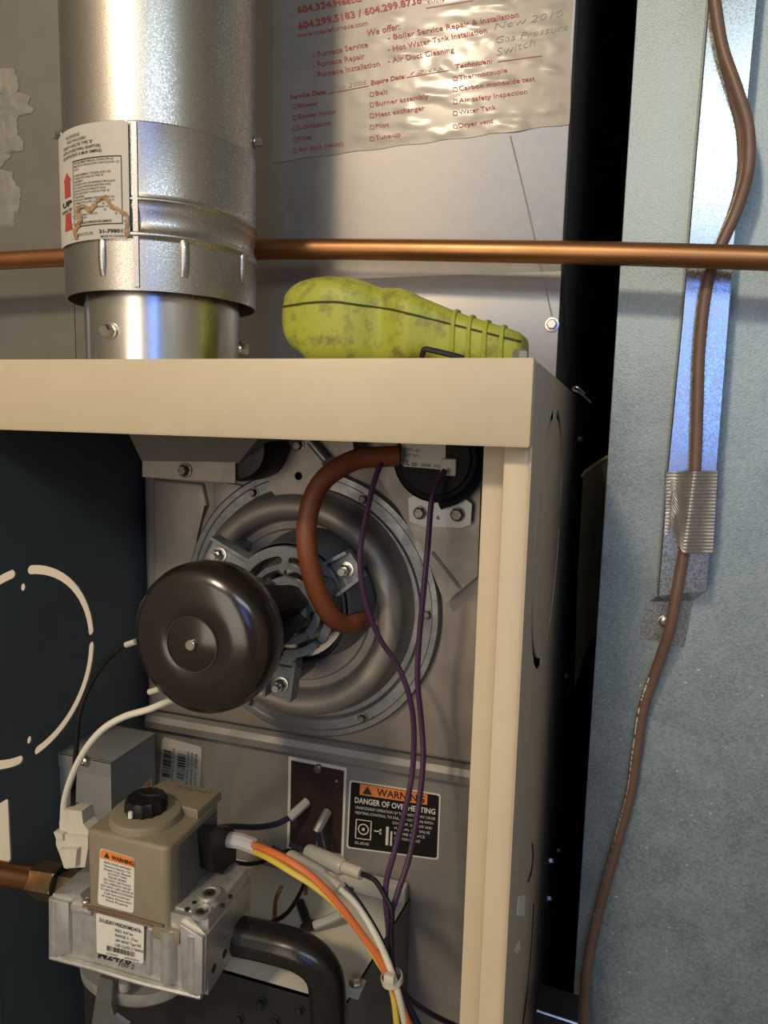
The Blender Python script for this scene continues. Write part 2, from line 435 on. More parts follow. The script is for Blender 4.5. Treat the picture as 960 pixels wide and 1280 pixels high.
# ------------------------------------------------------------------ flue transition at the top left
ft = thing('flue_transition', at(235, 600, .14), 'sloped sheet metal flue adapter hanging under the beige rail at upper left', 'flue adapter')
a = [at(190, 545, .10), at(330, 545, .10)]
loftpts = []
bm = B()
y0, y1 = .10, .17
r0 = [at(150, 520, .09), at(345, 520, .09), at(345, 520, .09) + V((0, .09, 0)), at(150, 520, .09) + V((0, .09, 0))]
r1 = [at(178, 578, .125), at(298, 579, .125), at(298, 579, .125) + V((0, .055, 0)), at(178, 578, .125) + V((0, .055, 0))]
loft(bm, [r0, r1]); obj('adapter_cone', bm, M['vest_low'], ft)
bm = B(); p0, p1 = at(178, 575, .124), at(294, 600, .124)
prism(bm, [at(178, 575, .124), at(294, 578, .124), at(294, 604, .124), at(178, 596, .124)], (0, .002, 0))
obj('adapter_flange', bm, M['vest'], ft)
obj('flange_bolt', hexbolt(B(), at(232, 588, .124), (0, -1, 0), .0045, .005), M['dull_screw'], ft)
# black rubber coupling beside it
bm = B(); lathe(bm, at(322, 560, .16), (0, -1, 0), [(.026, 0), (.026, .028), (.023, .033), (.010, .034)], 32)
tag(obj('rubber_coupling', bm, M['black']), 'black rubber coupling cap in shadow right of the flue adapter', 'coupling')
# ------------------------------------------------------------------ draft inducer
AX, AZ = -.012, 1.0575          # housing axis
MX, MZ = -.0195, 1.0705         # motor axis
ind = thing('draft_inducer', (AX, D - .012, AZ - .118), 'draft inducer fan with round pressed steel housing and glossy black motor cap', 'blower')
YB = D - .012
hc = V((AX, YB, AZ))
bm = B(); lathe(bm, hc, (0, -1, 0), [(.118, 0), (.118, .005), (.1165, .0065), (.112, .0065), (.111, .0055), (.103, .0055), (.100, .003), (.094, .003)], 96, False, False)
obj('outer_flange', bm, M['flange'], ind)
tc_ = V((AX - .004, YB, AZ + .002))
bm = B()
pr = [(.1005, .002), (.098, .008), (.0955, .016)]
for i in range(9):
    t = math.radians(200 - 22.5 * i * 1.0)
    pr.append((.0845 - .0105 * math.cos(math.radians(180 - 20 * i)) * -1 if False else .0845 + .0105 * math.cos(math.radians(20 * i)), .019 + .0105 * math.sin(math.radians(20 * i))))
pr += [(.0735, .016), (.072, .0145)]
lathe(bm, tc_, (0, -1, 0), pr, 96, False, False)
obj('scroll_ring', bm, M['vest'], ind)
bm = B(); lathe(bm, tc_, (0, -1, 0), [(.0725, .0145), (.066, .0145), (.0645, .0165), (.0001, .0165)], 72, False, False)
obj('scroll_face', bm, M['vest'], ind)
for ang in (2, 62, 118, 185, 240, 300):
    p = hc + V((math.cos(math.radians(ang)), 0, math.sin(math.radians(ang)))) * .1075 + V((0, -.0055, 0))
    obj('flange_screw', hexbolt(B(), p, (0, -1, 0), .0034, .004), M['dull_screw'], ind)
# cooling plate below the motor
mc = V((MX - .001, 0, MZ - .0075))
mc.x = at(352, 762, .105).x; mc.z = at(352, 762, .105).z
yf = .112
bm = B(); lathe(bm, V((mc.x, YB - .016, mc.z)), (0, -1, 0), [(.055, 0), (.055, .004), (.0505, .022), (.049, YB - .016 - yf - .006)], 64, True, False)
obj('motor_base', bm, M['cast'], ind)
bm = B(); lathe(bm, V((mc.x, yf + .0155, mc.z)), (0, -1, 0), [(.044, 0), (.044, .001)], 48)
obj('fan_disc', bm, M['vent_bright'], ind, 'bright cooling disc seen through the slots')
slots = [circ(0, 0, .0475, 64), circ(0, 0, .011, 24)]
for r0, r1, segs in ((.0335, .0400, ((100, 140), (55, 82), (20, 46), (-35, 5), (-88, -50), (170, 200), (215, 250))), (.0235, .0295, ((100, 135), (52, 88), (5, 42), (-42, -8), (-90, -55), (150, 185), (205, 250))),
                     (.0145, .0195, ((60, 110), (-10, 40), (-80, -30), (140, 190), (215, 260)))):
    for a0, a1 in segs: slots.append(arcslot(0, 0, r0, r1, a0, a1, 8))
bm = curve_plate(slots, .005); xform(bm, (mc.x, yf, mc.z), (1, 0, 0), (0, 0, 1), (0, 1, 0))
obj('slotted_plate', bm, M['cast'], ind)
# mounting ears with bolts
for px, py, yy in ((275, 693, .125), (433, 712, .122), (352, 855, .115)):
    p = at(px, py, yy)
    d = V((p.x - mc.x, 0, p.z - mc.z)).normalized(); s = V((d.z, 0, -d.x))
    q0 = V((mc.x, yy, mc.z)) + d * .040
    q1 = p + d * .010
    bm = B(); prism(bm, [q0 + s * .014, q1 + s * .012, q1 - s * .012, q0 - s * .014], (0, .005, 0), 0)
    for k in (1, -1):
        prism(bm, [q0 + s * .014 * k, q1 + s * .012 * k, q1 + s * .0095 * k, q0 + s * .0115 * k], (0, -.008, 0), 0)
    e = obj('mounting_ear', bm, M['cast'], ind)
    bm = B(); hexbolt(bm, p, (0, -1, 0), .0048, .005, 1.3); cyl(bm, p - V((0, .005, 0)), p - V((0, .012, 0)), .0027, 12)
    obj('ear_bolt', bm, M['screw'], e)
    bm = B(); cyl(bm, V((p.x, yy + .004, p.z)), V((p.x, YB - .016, p.z)), .006, 14)
    obj('standoff', bm, M['cast'], e)
# motor frame: laminated core and coil bracket between plate and cap
bm = B(); cyl(bm, (MX - .003, yf + .002, MZ - .002), (MX, .040, MZ), .026, 32)
obj('motor_core', bm, M['black'], ind)
bm = B(); lathe(bm, V((mc.x, yf, mc.z)), (0, -1, 0), [(.020, -.003), (.019, .004), (.012, .008), (.010, .02)], 32)
obj('bearing_boss', bm, M['cast'], ind)
for ang in (40, 145, 265, -40):
    d = V((math.cos(math.radians(ang)), 0, math.sin(math.radians(ang)))); s = V((-d.z, 0, d.x))
    c0 = V((MX, 0, MZ)) + d * .034
    bm = B()
    r0 = [c0 + d * a_ + s * b_ + V((0, .050, 0)) for a_, b_ in ((-.014, -.013), (.005, -.011), (.005, .011), (-.014, .013))]
    c1 = V((mc.x, 0, mc.z)) + d * .015
    r1 = [c1 + d * a_ + s * b_ + V((0, yf - .012, 0)) for a_, b_ in ((-.014, -.012), (.006, -.010), (.006, .010), (-.014, .012))]
    r2 = [c1 + d * a_ + s * b_ + V((0, yf + .001, 0)) for a_, b_ in ((-.012, -.007), (.004, -.006), (.004, .006), (-.012, .007))]
    loft(bm, [r0, r1, r2]); obj('motor_bracket', bm, M['black'], ind)
bm = B()
pr = [(.046, .036), (.0495, .033), (.0512, .024), (.0512, .016), (.0495, .009), (.0455, .0045), (.039, .0022), (.030, .001), (.0185, .0004), (.018, .0007), (.0172, .0004), (.0001, .0)]
pr = [(r, -(h)) for r, h in pr]
lathe(bm, V((MX, .0125, MZ)), (0, -1, 0), pr, 96, True, False)
cap = obj('motor_cap', bm, M['gloss_black'], ind, 'glossy black domed motor cap', angle=60)
bm = B(); lathe(bm, V((MX, .0128, MZ)), (0, -1, 0), [(.0187, 0), (.0187, .0004), (.0182, .0004), (.0182, 0)], 64, False, False)
obj('pressed_circle', bm, M['ring'], cap)
bm = B(); lathe(bm, V((MX, .0126, MZ)), (0, -1, 0), [(.0036, 0), (.0036, .002), (.003, .0026), (.0001, .0026)], 24, False, False)
obj('shaft_end', bm, M['screw'], cap, 'bright steel shaft end')
# ------------------------------------------------------------------ pressure switch with bracket
YS = .142
ps = thing('pressure_switch', at(540, 640, YS), 'black disc pressure switch with white label half hidden behind the beige rail', 'switch')
pc = at(543, 573, YS)
# carrier plate of folded sheet
bm = B()
prism(bm, [at(x, y, .168) for x, y in ((470, 590), (470, 540), (603, 540), (597, 720), (556, 754), (530, 690))], (0, .002, 0))
obj('carrier_plate', bm, M['vest'], ps)
bm = B(); tube(bm, [at(540, 690, .167), at(575, 735, .167)], .0012, 6, 2)
obj('plate_crease', bm, M['vest'], ps)
bm = B(); lathe(bm, V((pc.x, YS + .024, pc.z)), (0, -1, 0), [(.0335, 0), (.0335, .008), (.0325, .010), (.0335, .012), (.0335, .019), (.031, .022), (.028, .0225), (.027, .0245), (.0001, .0245)], 64, True, False)
sw = obj('switch_body', bm, M['switch_black'], ps)
# label with print, its code square left out
def plane_map(y, off=.0003):
    return lambda px, py: at(px, py, y - off)
YL = YS - .0015
bm = B(); prism(bm, [at(x, y, YL) for x, y in ((501, 545), (557, 545), (557, 584), (553, 587), (505, 583), (501, 579))], (0, .0006, 0)); obj('switch_label', bm, M['paper'], sw, 'white switch label')
fm = plane_map(YL)
bm = B()
def ptext(bm, fm, s, x0, y0, x1, y1, hpx, bold=0.0, shear=0.0):
    """text along a base line given by its two ends on the sheet"""
    vs, fs = glyphs(s, bold, shear)
    a = min(v[0] for v in vs); b = max(v[0] for v in vs)
    L_ = math.hypot(x1 - x0, y1 - y0); ux, uy = (x1 - x0) / L_, (y1 - y0) / L_
    bv = []
    for x, yy in vs:
        t = (x - a) / (b - a) * L_; h = yy / .73 * hpx
        bv.append(bm.verts.new(fm(x0 + ux * t + uy * h, y0 + uy * t - ux * h)))
    for f in fs:
        try: bm.faces.new([bv[i] for i in f])
        except ValueError: pass
ptext(bm, fm, '102051-01', 503, 563, 524, 565, 4)
ptext(bm, fm, '-0.70" WC', 503, 570, 524, 572, 4)
ptext(bm, fm, 'UL us', 503, 581, 521, 583, 7, .02)
ptext(bm, fm, '(0088 - 002)', 526, 583, 552, 585, 4)
obj('label_print', bm, M['black_ink'], sw, recalc=False)
bm = B(); prism(bm, [at(x, y, YS + .018) for x, y in ((510, 623), (516, 620), (582, 624), (590, 630), (588, 656), (575, 660), (530, 658), (512, 652))], (0, .0015, 0), .0004, 1)
br = obj('switch_bracket', bm, M['white_paint'], ps, 'pale switch bracket')
for px, py, rr in ((525, 641, .0046), (572, 643, .0050)):
    obj('bracket_screw', hexbolt(B(), at(px, py, YS + .018), (0, -1, 0), rr, .004, 1.15), M['dull_screw'], br)
obj('bracket_hole', cyl(B(), at(548, 647, YS + .0178), at(548, 647, YS + .019), .0017, 12), M['dull_screw'], br)
for px, py, n in ((487, 565, 0), (560, 585, 1)):
    p = at(px, py, YS - .004)
    bm = B(); box(bm, p.x - .006, p.x + .006, p.y, p.y + .010, p.z - .006, p.z + .007, .0015)
    obj('spade_terminal', bm, M['nylon'], ps)
# black cable behind the switch
bm = B(); tube(bm, [at(x, y, .155) for x, y in ((601, 556), (600, 580), (592, 605), (575, 622), (550, 632))], .0035, 8)
tag(obj('black_cable', bm, M['black']), 'short black cable curving round the right of the black pressure switch', 'cable')
# hole bracket left of the switch
hb = thing('bracket_plate', at(385, 600, .165), 'flat steel bracket plate with round hole above the fan housing', 'bracket')
o_ = [at(x, y, .165) for x, y in ((352, 545), (440, 545), (445, 580), (405, 605), (372, 622), (345, 620), (332, 606), (352, 585), (365, 560))]
ho = at(373, 595, .165)
bm = curve_plate([[(p.x, p.z) for p in o_], circ(ho.x, ho.z, .0035, 16)], .002); xform(bm, (0, .165, 0), (1, 0, 0), (0, 0, 1), (0, 1, 0))
obj('plate', bm, M['vest'], hb)
obj('plate_bolt', hexbolt(B(), at(373, 557, .165), (0, -1, 0), .0042, .004), M['dull_screw'], hb)
bm = B(); cyl(bm, at(388, 552, .158), at(412, 580, .158), .0035, 14); cyl(bm, at(409, 575, .156), at(414, 583, .156), .0055, 6)
obj('bracket_rod', bm, M['flange'], hb)
# ------------------------------------------------------------------ orange silicone tube
bm = B()
pts = [(498, 570, .135), (478, 571, .130), (450, 573, .122), (425, 584, .112), (402, 603, .103), (388, 632, .097), (383, 668, .094), (387, 705, .094), (397, 740, .098), (412, 767, .106), (428, 779, .118), (444, 778, .130), (452, 776, .142)]
tube(bm, [at(*p) for p in pts], .0077, 8, 6)
tag(obj('silicone_tube', bm, M['silicone'], angle=60), 'thick orange brown silicone tube looping down to the fan housing', 'tube')
bm = B(); lathe(bm, at(457, 776, .165), at(448, 777, .138) - at(457, 776, .165), [(.0065, 0), (.0065, .018), (.0078, .020), (.006, .03)], 20)
obj('hose_port', bm, M['dark_steel'], ind)
# ------------------------------------------------------------------ purple wires
for nm, lab, pts in (
    ('purple_wire', 'left purple wire running from the switch past the orange tube', [(487, 562, .132), (476, 580, .125), (467, 605, .12), (460, 635, .115), (453, 668, .112), (450, 700, .11), (455, 745, .11), (473, 795, .115), (497, 832, .12), (511, 868, .12), (517, 905, .12), (516, 960, .115), (507, 1010, .10), (493, 1065, .08), (482, 1110, .07), (486, 1165, .06), (490, 1215, .052)]),
    ('purple_wire', 'right purple wire dropping straight from the middle of the switch', [(556, 588, .132), (545, 606, .125), (539, 630, .12), (535, 680, .118), (529, 745, .118), (524, 800, .12), (522, 850, .12), (527, 905, .12), (529, 950, .115), (523, 1010, .105), (512, 1070, .09), (496, 1120, .075), (486, 1160, .065), (492, 1218, .055), (508, 1245, .06), (540, 1268, .10), (575, 1285, .14)])):
    bm = B(); tube(bm, [at(*p) for p in pts], .0021, 8, 6)
    tag(obj(nm, bm, M['purple']), lab, 'wire', 'purple wires of the pressure switch')
# ------------------------------------------------------------------ warning plate, barcode label, circuit window on the lower sheet
YW = D - .0006
wl = thing('warning_plate', at(491, 1068, YW), 'black overheating warning plate with orange band on the lower steel sheet', 'sign')
def uvquad(c, y):   # bilinear sheet from four photo corners tl,tr,br,bl -> map (u,v in 0..1, v up)
    P_ = [at(px, py, y) for px, py in c]
    return lambda u, v: (P_[3] * (1 - u) + P_[2] * u) * (1 - v) + (P_[0] * (1 - u) + P_[1] * u) * v
cw = ((437, 975), (551, 993), (548, 1075), (433, 1060))
f0 = uvquad(cw, YW)
bm = B(); prism(bm, [f0(u, v) for u, v in rrect(0, 1, 0, 1, .035)], (0, .0005, 0)); pl = obj('plate_border', bm, M['white_label'], wl, 'white border')
f1 = uvquad(cw, YW - .0004)
bm = B(); quad_into(bm, f1, rrect(.018, .982, .022, .978, .03)); obj('black_field', bm, M['black'], wl)
f2 = uvquad(cw, YW - .0007)
bm = B(); rect_into(bm, f2, .12, .86, .81, .97); obj('orange_band', bm, M['orange_ink'], wl, 'orange band')
f3 = uvquad(cw, YW - .0010)
bm = B(); text_into(bm, 'WARNING', f3, .31, .83, .835, .11, .02)
quad_into(bm, f3, ((.15, .83), (.26, .83), (.205, .95)))
obj('band_lettering', bm, M['black_ink'], wl, recalc=False)
bm = B()
text_into(bm, 'DANGER OF OVERHEATING', f2, .07, .95, .685, .085, .02)
for i, (s, a_, b_) in enumerate((('UNNECESSARY OPERATION OF THIS SWITCH MAY CAUSE', .08, .95), ('HEATING CONTROL TO FAIL. DO NOT RUN WITH', .08, .93), ('DOOR OFF. SHUT OFF AND', .50, .92), ('MANUAL GAS VALVE', .52, .9), ('BEFORE SERVICE', .52, .85), ('CALL FOR SERVICE', .52, .8))):
    text_into(bm, s, f2, a_, b_, .60 - i * .075, .042)
frame_into(bm, f2, .09, .27, .16, .45, .012)
for k in range(16):
    t0, t1 = k / 16 * 2 * math.pi, (k + 1) / 16 * 2 * math.pi
    quad_into(bm, f2, [(.18 + r_ * math.cos(t), .31 + r_ * 1.35 * math.sin(t)) for r_, t in ((.05, t0), (.062, t0), (.062, t1), (.05, t1))])
rect_into(bm, f2, .165, .195, .29, .33); rect_into(bm, f2, .30, .38, .30, .32); rect_into(bm, f2, .36, .38, .27, .35)
rect_into(bm, f2, .43, .46, .12, .40); rect_into(bm, f2, .48, .50, .12, .34); text_into(bm, 'SLIDE', f2, .09, .25, .08, .04)
obj('plate_lettering', bm, M['white_label'], wl, recalc=False)
cb = ((203, 921), (252, 934), (249, 1000), (198, 990))
bl = thing('barcode_label', at(225, 995, YW), 'white barcode label on the lower sheet behind the gas valve', 'label')
f0 = uvquad(cb, YW); f1 = uvquad(cb, YW - .0004)
bm = B(); prism(bm, [f0(u, v) for u, v in rrect(0, 1, 0, 1, .06)], (0, .0005, 0)); obj('label_sheet', bm, M['paper'], bl)
bm = B()
for u0, u1 in ((.06, .26), (.42, .62)):
    v = .30
    while v < .78:
        h = random.choice((.008, .014, .022, .03)); rect_into(bm, f1, u0, u1, v, v + h); v += h + random.choice((.01, .016, .022))
def rot_map(f, u0, v0, s):   # text turned a quarter
    return lambda a, b: f(u0 + b, v0 + a)
for u, s in ((.33, 'FURNACE 0402'), (.70, 'MODEL 92 040'), (.80, 'SERIAL 0129'), (.90, 'NOV 2004')):
    text_into(bm, s, lambda a, b: f1(u - b, a), .2, .85, 0, .05)
obj('label_print', bm, M['black_ink'], bl, recalc=False)
cwn = ((362, 948), (432, 962), (428, 1070), (360, 1058))
cz = thing('igniter_board', at(395, 1065, D), 'brown circuit board set in a pale framed window of the lower sheet', 'circuit board')
f0 = uvquad(cwn, D - .001)
f0b = uvquad(cwn, D - .0018)
bm = B(); prism(bm, [f0(u, v) for u, v in ((-.02, -.02), (1.02, -.02), (1.02, 1.02), (-.02, 1.02))], (0, .0008, 0)); obj('window_edge', bm, M['burner'], cz)
bm = B(); prism(bm, [f0b(u, v) for u, v in ((.03, .02), (.97, .02), (.97, .98), (.03, .98))], (0, .0006, 0)); obj('board', bm, M['circuit'], cz)
p = at(398, 960, D - .002); obj('board_stud', lathe(B(), p, (0, -1, 0), [(.004, 0), (.004, .003), (.003, .004), (.0001, .0042)], 20, True, False), M['flange'], cz)
p = at(421, 976, D - .002); obj('board_dot', lathe(B(), p, (0, -1, 0), [(.0012, 0), (.0012, .001)], 10), M['orange_ink'], cz)
for (x0, y0), (x1, y1), nm in (((362, 1022), (384, 1002), 'board_connector'), ((396, 1040), (410, 1014), 'board_connector')):
    bm = B(); tube(bm, [at(x0, y0, D - .018), at((x0 + x1) / 2, (y0 + y1) / 2, D - .012), at(x1, y1, D - .003)], .0042, 8, 3)
    obj(nm, bm, M['clear'] if x0 < 380 else M['grey_box'], cz)
bm = B(); tube(bm, [at(x, y, Y) for x, y, Y in ((362, 1022, .176), (345, 1030, .165), (320, 1034, .15), (290, 1033, .13), (272, 1035, .11))], .0026, 8)
tag(obj('blue_wire', bm, M['navy']), 'dark blue wire from the board connector to the gas valve plug', 'wire')
for k, pts in enumerate((((398, 1040, .175), (396, 1055, .172), (400, 1075, .165), (405, 1090, .16)), ((402, 1040, .175), (405, 1055, .172), (410, 1072, .165), (418, 1085, .16)))):
    bm = B(); tube(bm, [at(*p) for p in pts], .0017, 8)
    tag(obj('blue_grey_wire', bm, M['navy']), ('left', 'right')[k] + ' of two short dark wires hanging from the brown circuit board', 'wire', 'short dark circuit board wires')
# ------------------------------------------------------------------ burner box with screw
ZB = .795
bb = thing('burner_box', (-.03, .12, .60), 'pale grey steel burner box top behind the black gas pipe', 'burner box')
r_ = [at_z(x, y, ZB) for x, y in ((512, 1125), (432, 1258))]
xr0, xr1 = r_[0].x, r_[1].x
yb0, yb1 = .194, max(.05, r_[1].y)
bm = B(); prism(bm, [V((-.16, yb0, ZB)), V((xr0, yb0, ZB)), V((xr1, yb1, ZB)), V((-.16, yb1, ZB))], (0, 0, -.0015)); obj('box_top', bm, M['burner'], bb)
bm = B(); prism(bm, [V((xr0, yb0, ZB)), V((xr1, yb1, ZB)), V((xr1, yb1, ZB - .2)), V((xr0, yb0, ZB - .2))], (-.0015, 0, 0)); obj('box_side', bm, M['vest_low'], bb)
bm = B(); box(bm, -.16, xr1, yb1, yb1 + .0015, ZB - .2, ZB); obj('box_front', bm, M['dark_steel'], bb)
hob = at_z(445, 1232, ZB)
bm = B(); box(bm, hob.x - .012, hob.x + .006, hob.y - .012, hob.y + .006, ZB, ZB + .0015); obj('corner_tab', bm, M['burner'], bb)
obj('box_screw', hexbolt(B(), hob + V((0, 0, .0015)), (0, 0, 1), .0042, .005), M['screw'], bb)
# raised back ledge
bm = B(); box(bm, -.02, xr0 - .002, yb0 - .010, yb0, ZB, ZB + .016, .002); obj('back_ledge', bm, M['burner'], bb)
for px, py in ((327, 1252), (345, 1275), (300, 1272), (375, 1262)):
    p = at(px, py, yb1); obj('front_screw', hexbolt(B(), V((p.x, yb1, p.z)), (0, -1, 0), .003, .003), M['dark_steel'], bb)
# igniter wires over the box
for k, (pts, m, lab) in enumerate((
    (((385, 1083, .17), (378, 1110, .14), (360, 1140, .11), (335, 1155, .09), (318, 1160, .08)), M['black'], 'black wire crossing the burner box top behind the gas pipe'),
    (((352, 1108, .13), (345, 1125, .12), (343, 1150, .10)), M['copper'], 'short copper coloured wire stub on the burner box'),
    (((382, 1118, .15), (385, 1100, .16), (410, 1105, .15), (440, 1112, .12)), M['brown_wire'], 'brown wire arching over the pale burner box'),
    (((292, 1078, .10), (310, 1080, .12), (328, 1077, .13), (350, 1066, .15), (375, 1062, .17)), M['black'], 'black wire from the valve plug toward the circuit board'))):
    bm = B(); tube(bm, [at(*p) for p in pts], .0018, 8)
    tag(obj('igniter_wire', bm, m), lab, 'wire')
ig = thing('igniter', at(400, 1150, .14), 'red tipped igniter connector lying on the burner box', 'igniter')
bm = B(); p = at(385, 1155, .13); cyl(bm, at(375, 1128, .15), at(386, 1158, .13), .004, 12); obj('ceramic_base', bm, M['dark_steel'], ig)
bm = B(); cyl(bm, at(380, 1160, .13), at(392, 1156, .125), .004, 12); obj('red_cap', bm, M['circuit'], ig)
bm = B(); tube(bm, [at(392, 1157, .125), at(410, 1150, .13), at(425, 1143, .135)], .0035, 8, 3); obj('glass_sleeve', bm, M['clear'], ig)
# ------------------------------------------------------------------ grey transformer box
tx0, tx1, ty0, ty1 = XIN, at(138, 952, .078).x, .078, .136
tz1 = at(138, 952, .078).z; tz0 = tz1 - .075
tr = thing('transformer_box', ((tx0 + tx1) / 2, (ty0 + ty1) / 2, tz0), 'grey metal box fixed to the dark inner wall behind the gas valve', 'electrical box')
bm = B(); prism(bm, [V((tx0, ty0, tz0)), V((tx1, ty0, tz0)), V((tx1, ty1, tz0)), V((tx0, ty1, tz0))], (0, 0, tz1 - tz0 - .002), .0015); obj('box_body', bm, M['grey_box'], tr)
bm = B(); box(bm, tx0, tx1 + .0012, ty0 - .0012, ty1, tz1 - .002, tz1, .0006); box(bm, tx0, tx1 + .0012, ty0 - .0012, ty0, tz1 - .012, tz1); obj('box_lid', bm, M['grey_box'], tr)
obj('lid_screw', panhead(B(), at(107, 950, ty0 - .0013), (0, -1, 0), .0045, .004), M['screw'], tr)
ft_ = lambda a, b: at_x(a, b, tx1 + .0004)
bm = B(); quad_into(bm, ft_, ((158, 1000), (190, 972), (190, 1015), (158, 1025))); obj('side_label', bm, M['paper'], tr)
ft2 = lambda a, b: at_x(a, b, tx1 + .0008)
bm = B(); quad_into(bm, ft2, ((161, 1000), (188, 976), (188, 992), (161, 1012))); obj('side_label_band', bm, M['orange_ink'], tr, 'orange label band')
# ------------------------------------------------------------------ gas valve
YV = 0.0
gv = thing('gas_valve', at(165, 1240, .03), 'cast aluminium gas valve with tan plastic cover and black knob', 'gas valve')
bodyx0, bodyx1 = at(66, 1120, YV).x, at(250, 1170, YV).x
def V2(px, py, y=YV): return at(px, py, y)
dep = .062
# main casting: front outline extruded back
front = [V2(66, 1117), V2(100, 1118), V2(106, 1130), V2(205, 1155), V2(212, 1140), V2(238, 1146), V2(258, 1170), V2(256, 1240), V2(250, 1246), V2(180, 1228), V2(66, 1193)]
bm = B(); prism(bm, front, (0, dep, 0), .0015)
body = obj('valve_body', bm, M['alu'], gv)
# flutes and bosses on the front
for px, t, b_, rr in ((72, 1122, 1190, .005), (188, 1160, 1215, .0030), (213, 1158, 1222, .0065), (243, 1165, 1236, .0050)):
    bm = B(); cyl(bm, V2(px, b_, .001), V2(px, t, .001), rr, 18); obj('front_boss', bm, M['alu'], body)
for pts_ in (((65, 1119), (90, 1125), (91, 1188), (65, 1194)), ((228, 1150), (257, 1168), (256, 1238), (250, 1243), (230, 1232)), ((92, 1128), (118, 1134), (118, 1142), (92, 1136))):
    bm = B(); prism(bm, [V2(x, y, .0005) for x, y in pts_], (0, -.0036, 0), .0012, 2); obj('front_block', bm, M['alu'], body)
# lower ledge
bm = B(); tube(bm, [V2(64, 1195, -.001), V2(120, 1210, -.002), V2(180, 1228, -.002), V2(252, 1245, -.001)], .0022, 8, 4)
obj('ledge', bm, M['alu'], body)
# belly below
bm = B(); c_ = V2(168, 1222, .03)
lathe(bm, V((c_.x, .032, c_.z + .006)), (0, 0, -1), [(.044, -.006), (.043, .003), (.038, .0075), (.025, .010), (.0001, .0105)], 40, True, False)
for v in bm.verts: v.co.y = .032 + (v.co.y - .032) * .68
obj('valve_belly', bm, M['alu'], body)
p = V2(156, 1232, .002); obj('belly_screw', lathe(B(), p, (0, 0, -1), [(.004, -.004), (.004, .002), (.0025, .004)], 16), M['alu'], body)
# top deck at right with pressure taps
zd = V2(238, 1146).z
dk = V2(252, 1150)
bm = B(); box(bm, V2(212, 1146).x, bodyx1 + .004, .004, .058, zd - .012, zd + .001, .0012); deck = obj('top_deck', bm, M['alu'], body)
for px, py, rr, hh in ((262, 1118, .0075, .006), (252, 1136, .0065, .003)):
    p = at_z(px, py, zd + .004); p.z = zd
    bm = B(); lathe(bm, p, (0, 0, 1), [(rr, 0), (rr, hh), (rr * .72, hh), (rr * .66, hh - .002)], 28); t_ = obj('pressure_tap', bm, M['alu'], body)
    obj('tap_plug', lathe(B(), p + V((0, 0, hh - .0015)), (0, 0, 1), [(rr * .55, 0), (rr * .5, .001), (rr * .22, .001), (rr * .2, 0)], 16), M['screw'], t_)
for px, py in ((234, 1136), (243, 1128), (288, 1120), (278, 1131)):
    p = at_z(px, py, zd + .0012); obj('deck_hole', cyl(B(), p - V((0, 0, .001)), p + V((0, 0, .0002)), .0017, 14), M['alu_dark'], body)
# right flank with holes
for yy in (.010, .024, .040, .052):
    for zz in (-.020, -.042):
        p = V((bodyx1 + .0042, yy, zd + zz)); obj('flank_port', cyl(B(), p - V((.003, 0, 0)), p, .0030, 16), M['alu_dark'], body)
bm = B(); prism(bm, [V((bodyx1 - .004, .003, zd - .010)), V((bodyx1 - .004, .060, zd - .010)), V((bodyx1 - .004, .060, zd - .050)), V((bodyx1 - .004, .003, zd - .056))], (.008, 0, 0), .001); obj('right_flank', bm, M['alu'], body)
# tan cover: rounded box, tower round the knob, raised back block
cx0, cx1 = V2(111, 1060).x, V2(213, 1060).x
zc_ = V2(206, 1056).z; zb_ = V2(206, 1160).z
ycov, yback = -.003, .066
bm = B(); prism(bm, [V((x, y, zb_)) for x, y in rrect(cx0, cx1, ycov, yback - .004, .005, 4)], (0, 0, zc_ - zb_), .003, 3)
cov = obj('cover', bm, M['olive'], gv, 'tan plastic cover')
kc = at(183, 1019, .024)
zc_top = max(kc.z, zc_ + .006)
bm = B()
lathe(bm, V((kc.x, .024, zc_ - .004)), (0, 0, 1), [(.0250, 0), (.0245, zc_top - zc_ + .0005), (.0235, zc_top - zc_ + .003), (.0205, zc_top - zc_ + .004)], 48)
obj('knob_tower', bm, M['olive'], cov)
bm = B(); prism(bm, [V((x, y, zc_ - .002)) for x, y in ((kc.x - .004, .040), (cx1 - .001, .034), (cx1 - .001, yback), (cx0 + .016, yback), (cx0 + .010, .044))], (0, 0, zc_top - zc_ + .001), .002, 2); back = obj('cover_back_block', bm, M['olive'], cov)
for k, ch in enumerate('Honeywell'):
    bm = B(); x_ = kc.x + .0015 + k * .0034; text_into(bm, ch, lambda a, b: V((a, .0575 + b, zc_top - .0008)), x_, x_ + (.0028 if ch not in 'l' else .001), 0, .0045 if ch in 'Hl' else .0032, .02)
    obj('moulded_letter', bm, M['grey_plate'], back, recalc=False)
bm = B(); n = 28; rings = []
for h, k in ((-.001, 1.0), (.002, 1.0), (.0075, .98), (.0092, .90), (.0098, .5)):
    rings.append([V((kc.x, .024, zc_top + h)) + V((math.cos(t), math.sin(t), 0)) * .0138 * k * (1 + (.05 if i % 2 else -.03)) for i, t in enumerate([2 * math.pi * j / n for j in range(n)])])
loft(bm, rings); kn = obj('knob', bm, M['black'], gv, 'black scalloped knob')
bm = B(); prism(bm, [V((kc.x - .008, .024, zc_top + .0096)), V((kc.x, .0225, zc_top + .0096)), V((kc.x + .0105, .026, zc_top + .0096)), V((kc.x, .0265, zc_top + .0096))], (0, 0, .0016), .0004); obj('knob_ridge', bm, M['black'], kn)
obj('knob_dot', lathe(B(), V((kc.x - .002, .0095, zc_top + .004)), (0, 0, 1), [(.0017, -.003), (.0017, .001)], 10), M['white_paint'], gv)
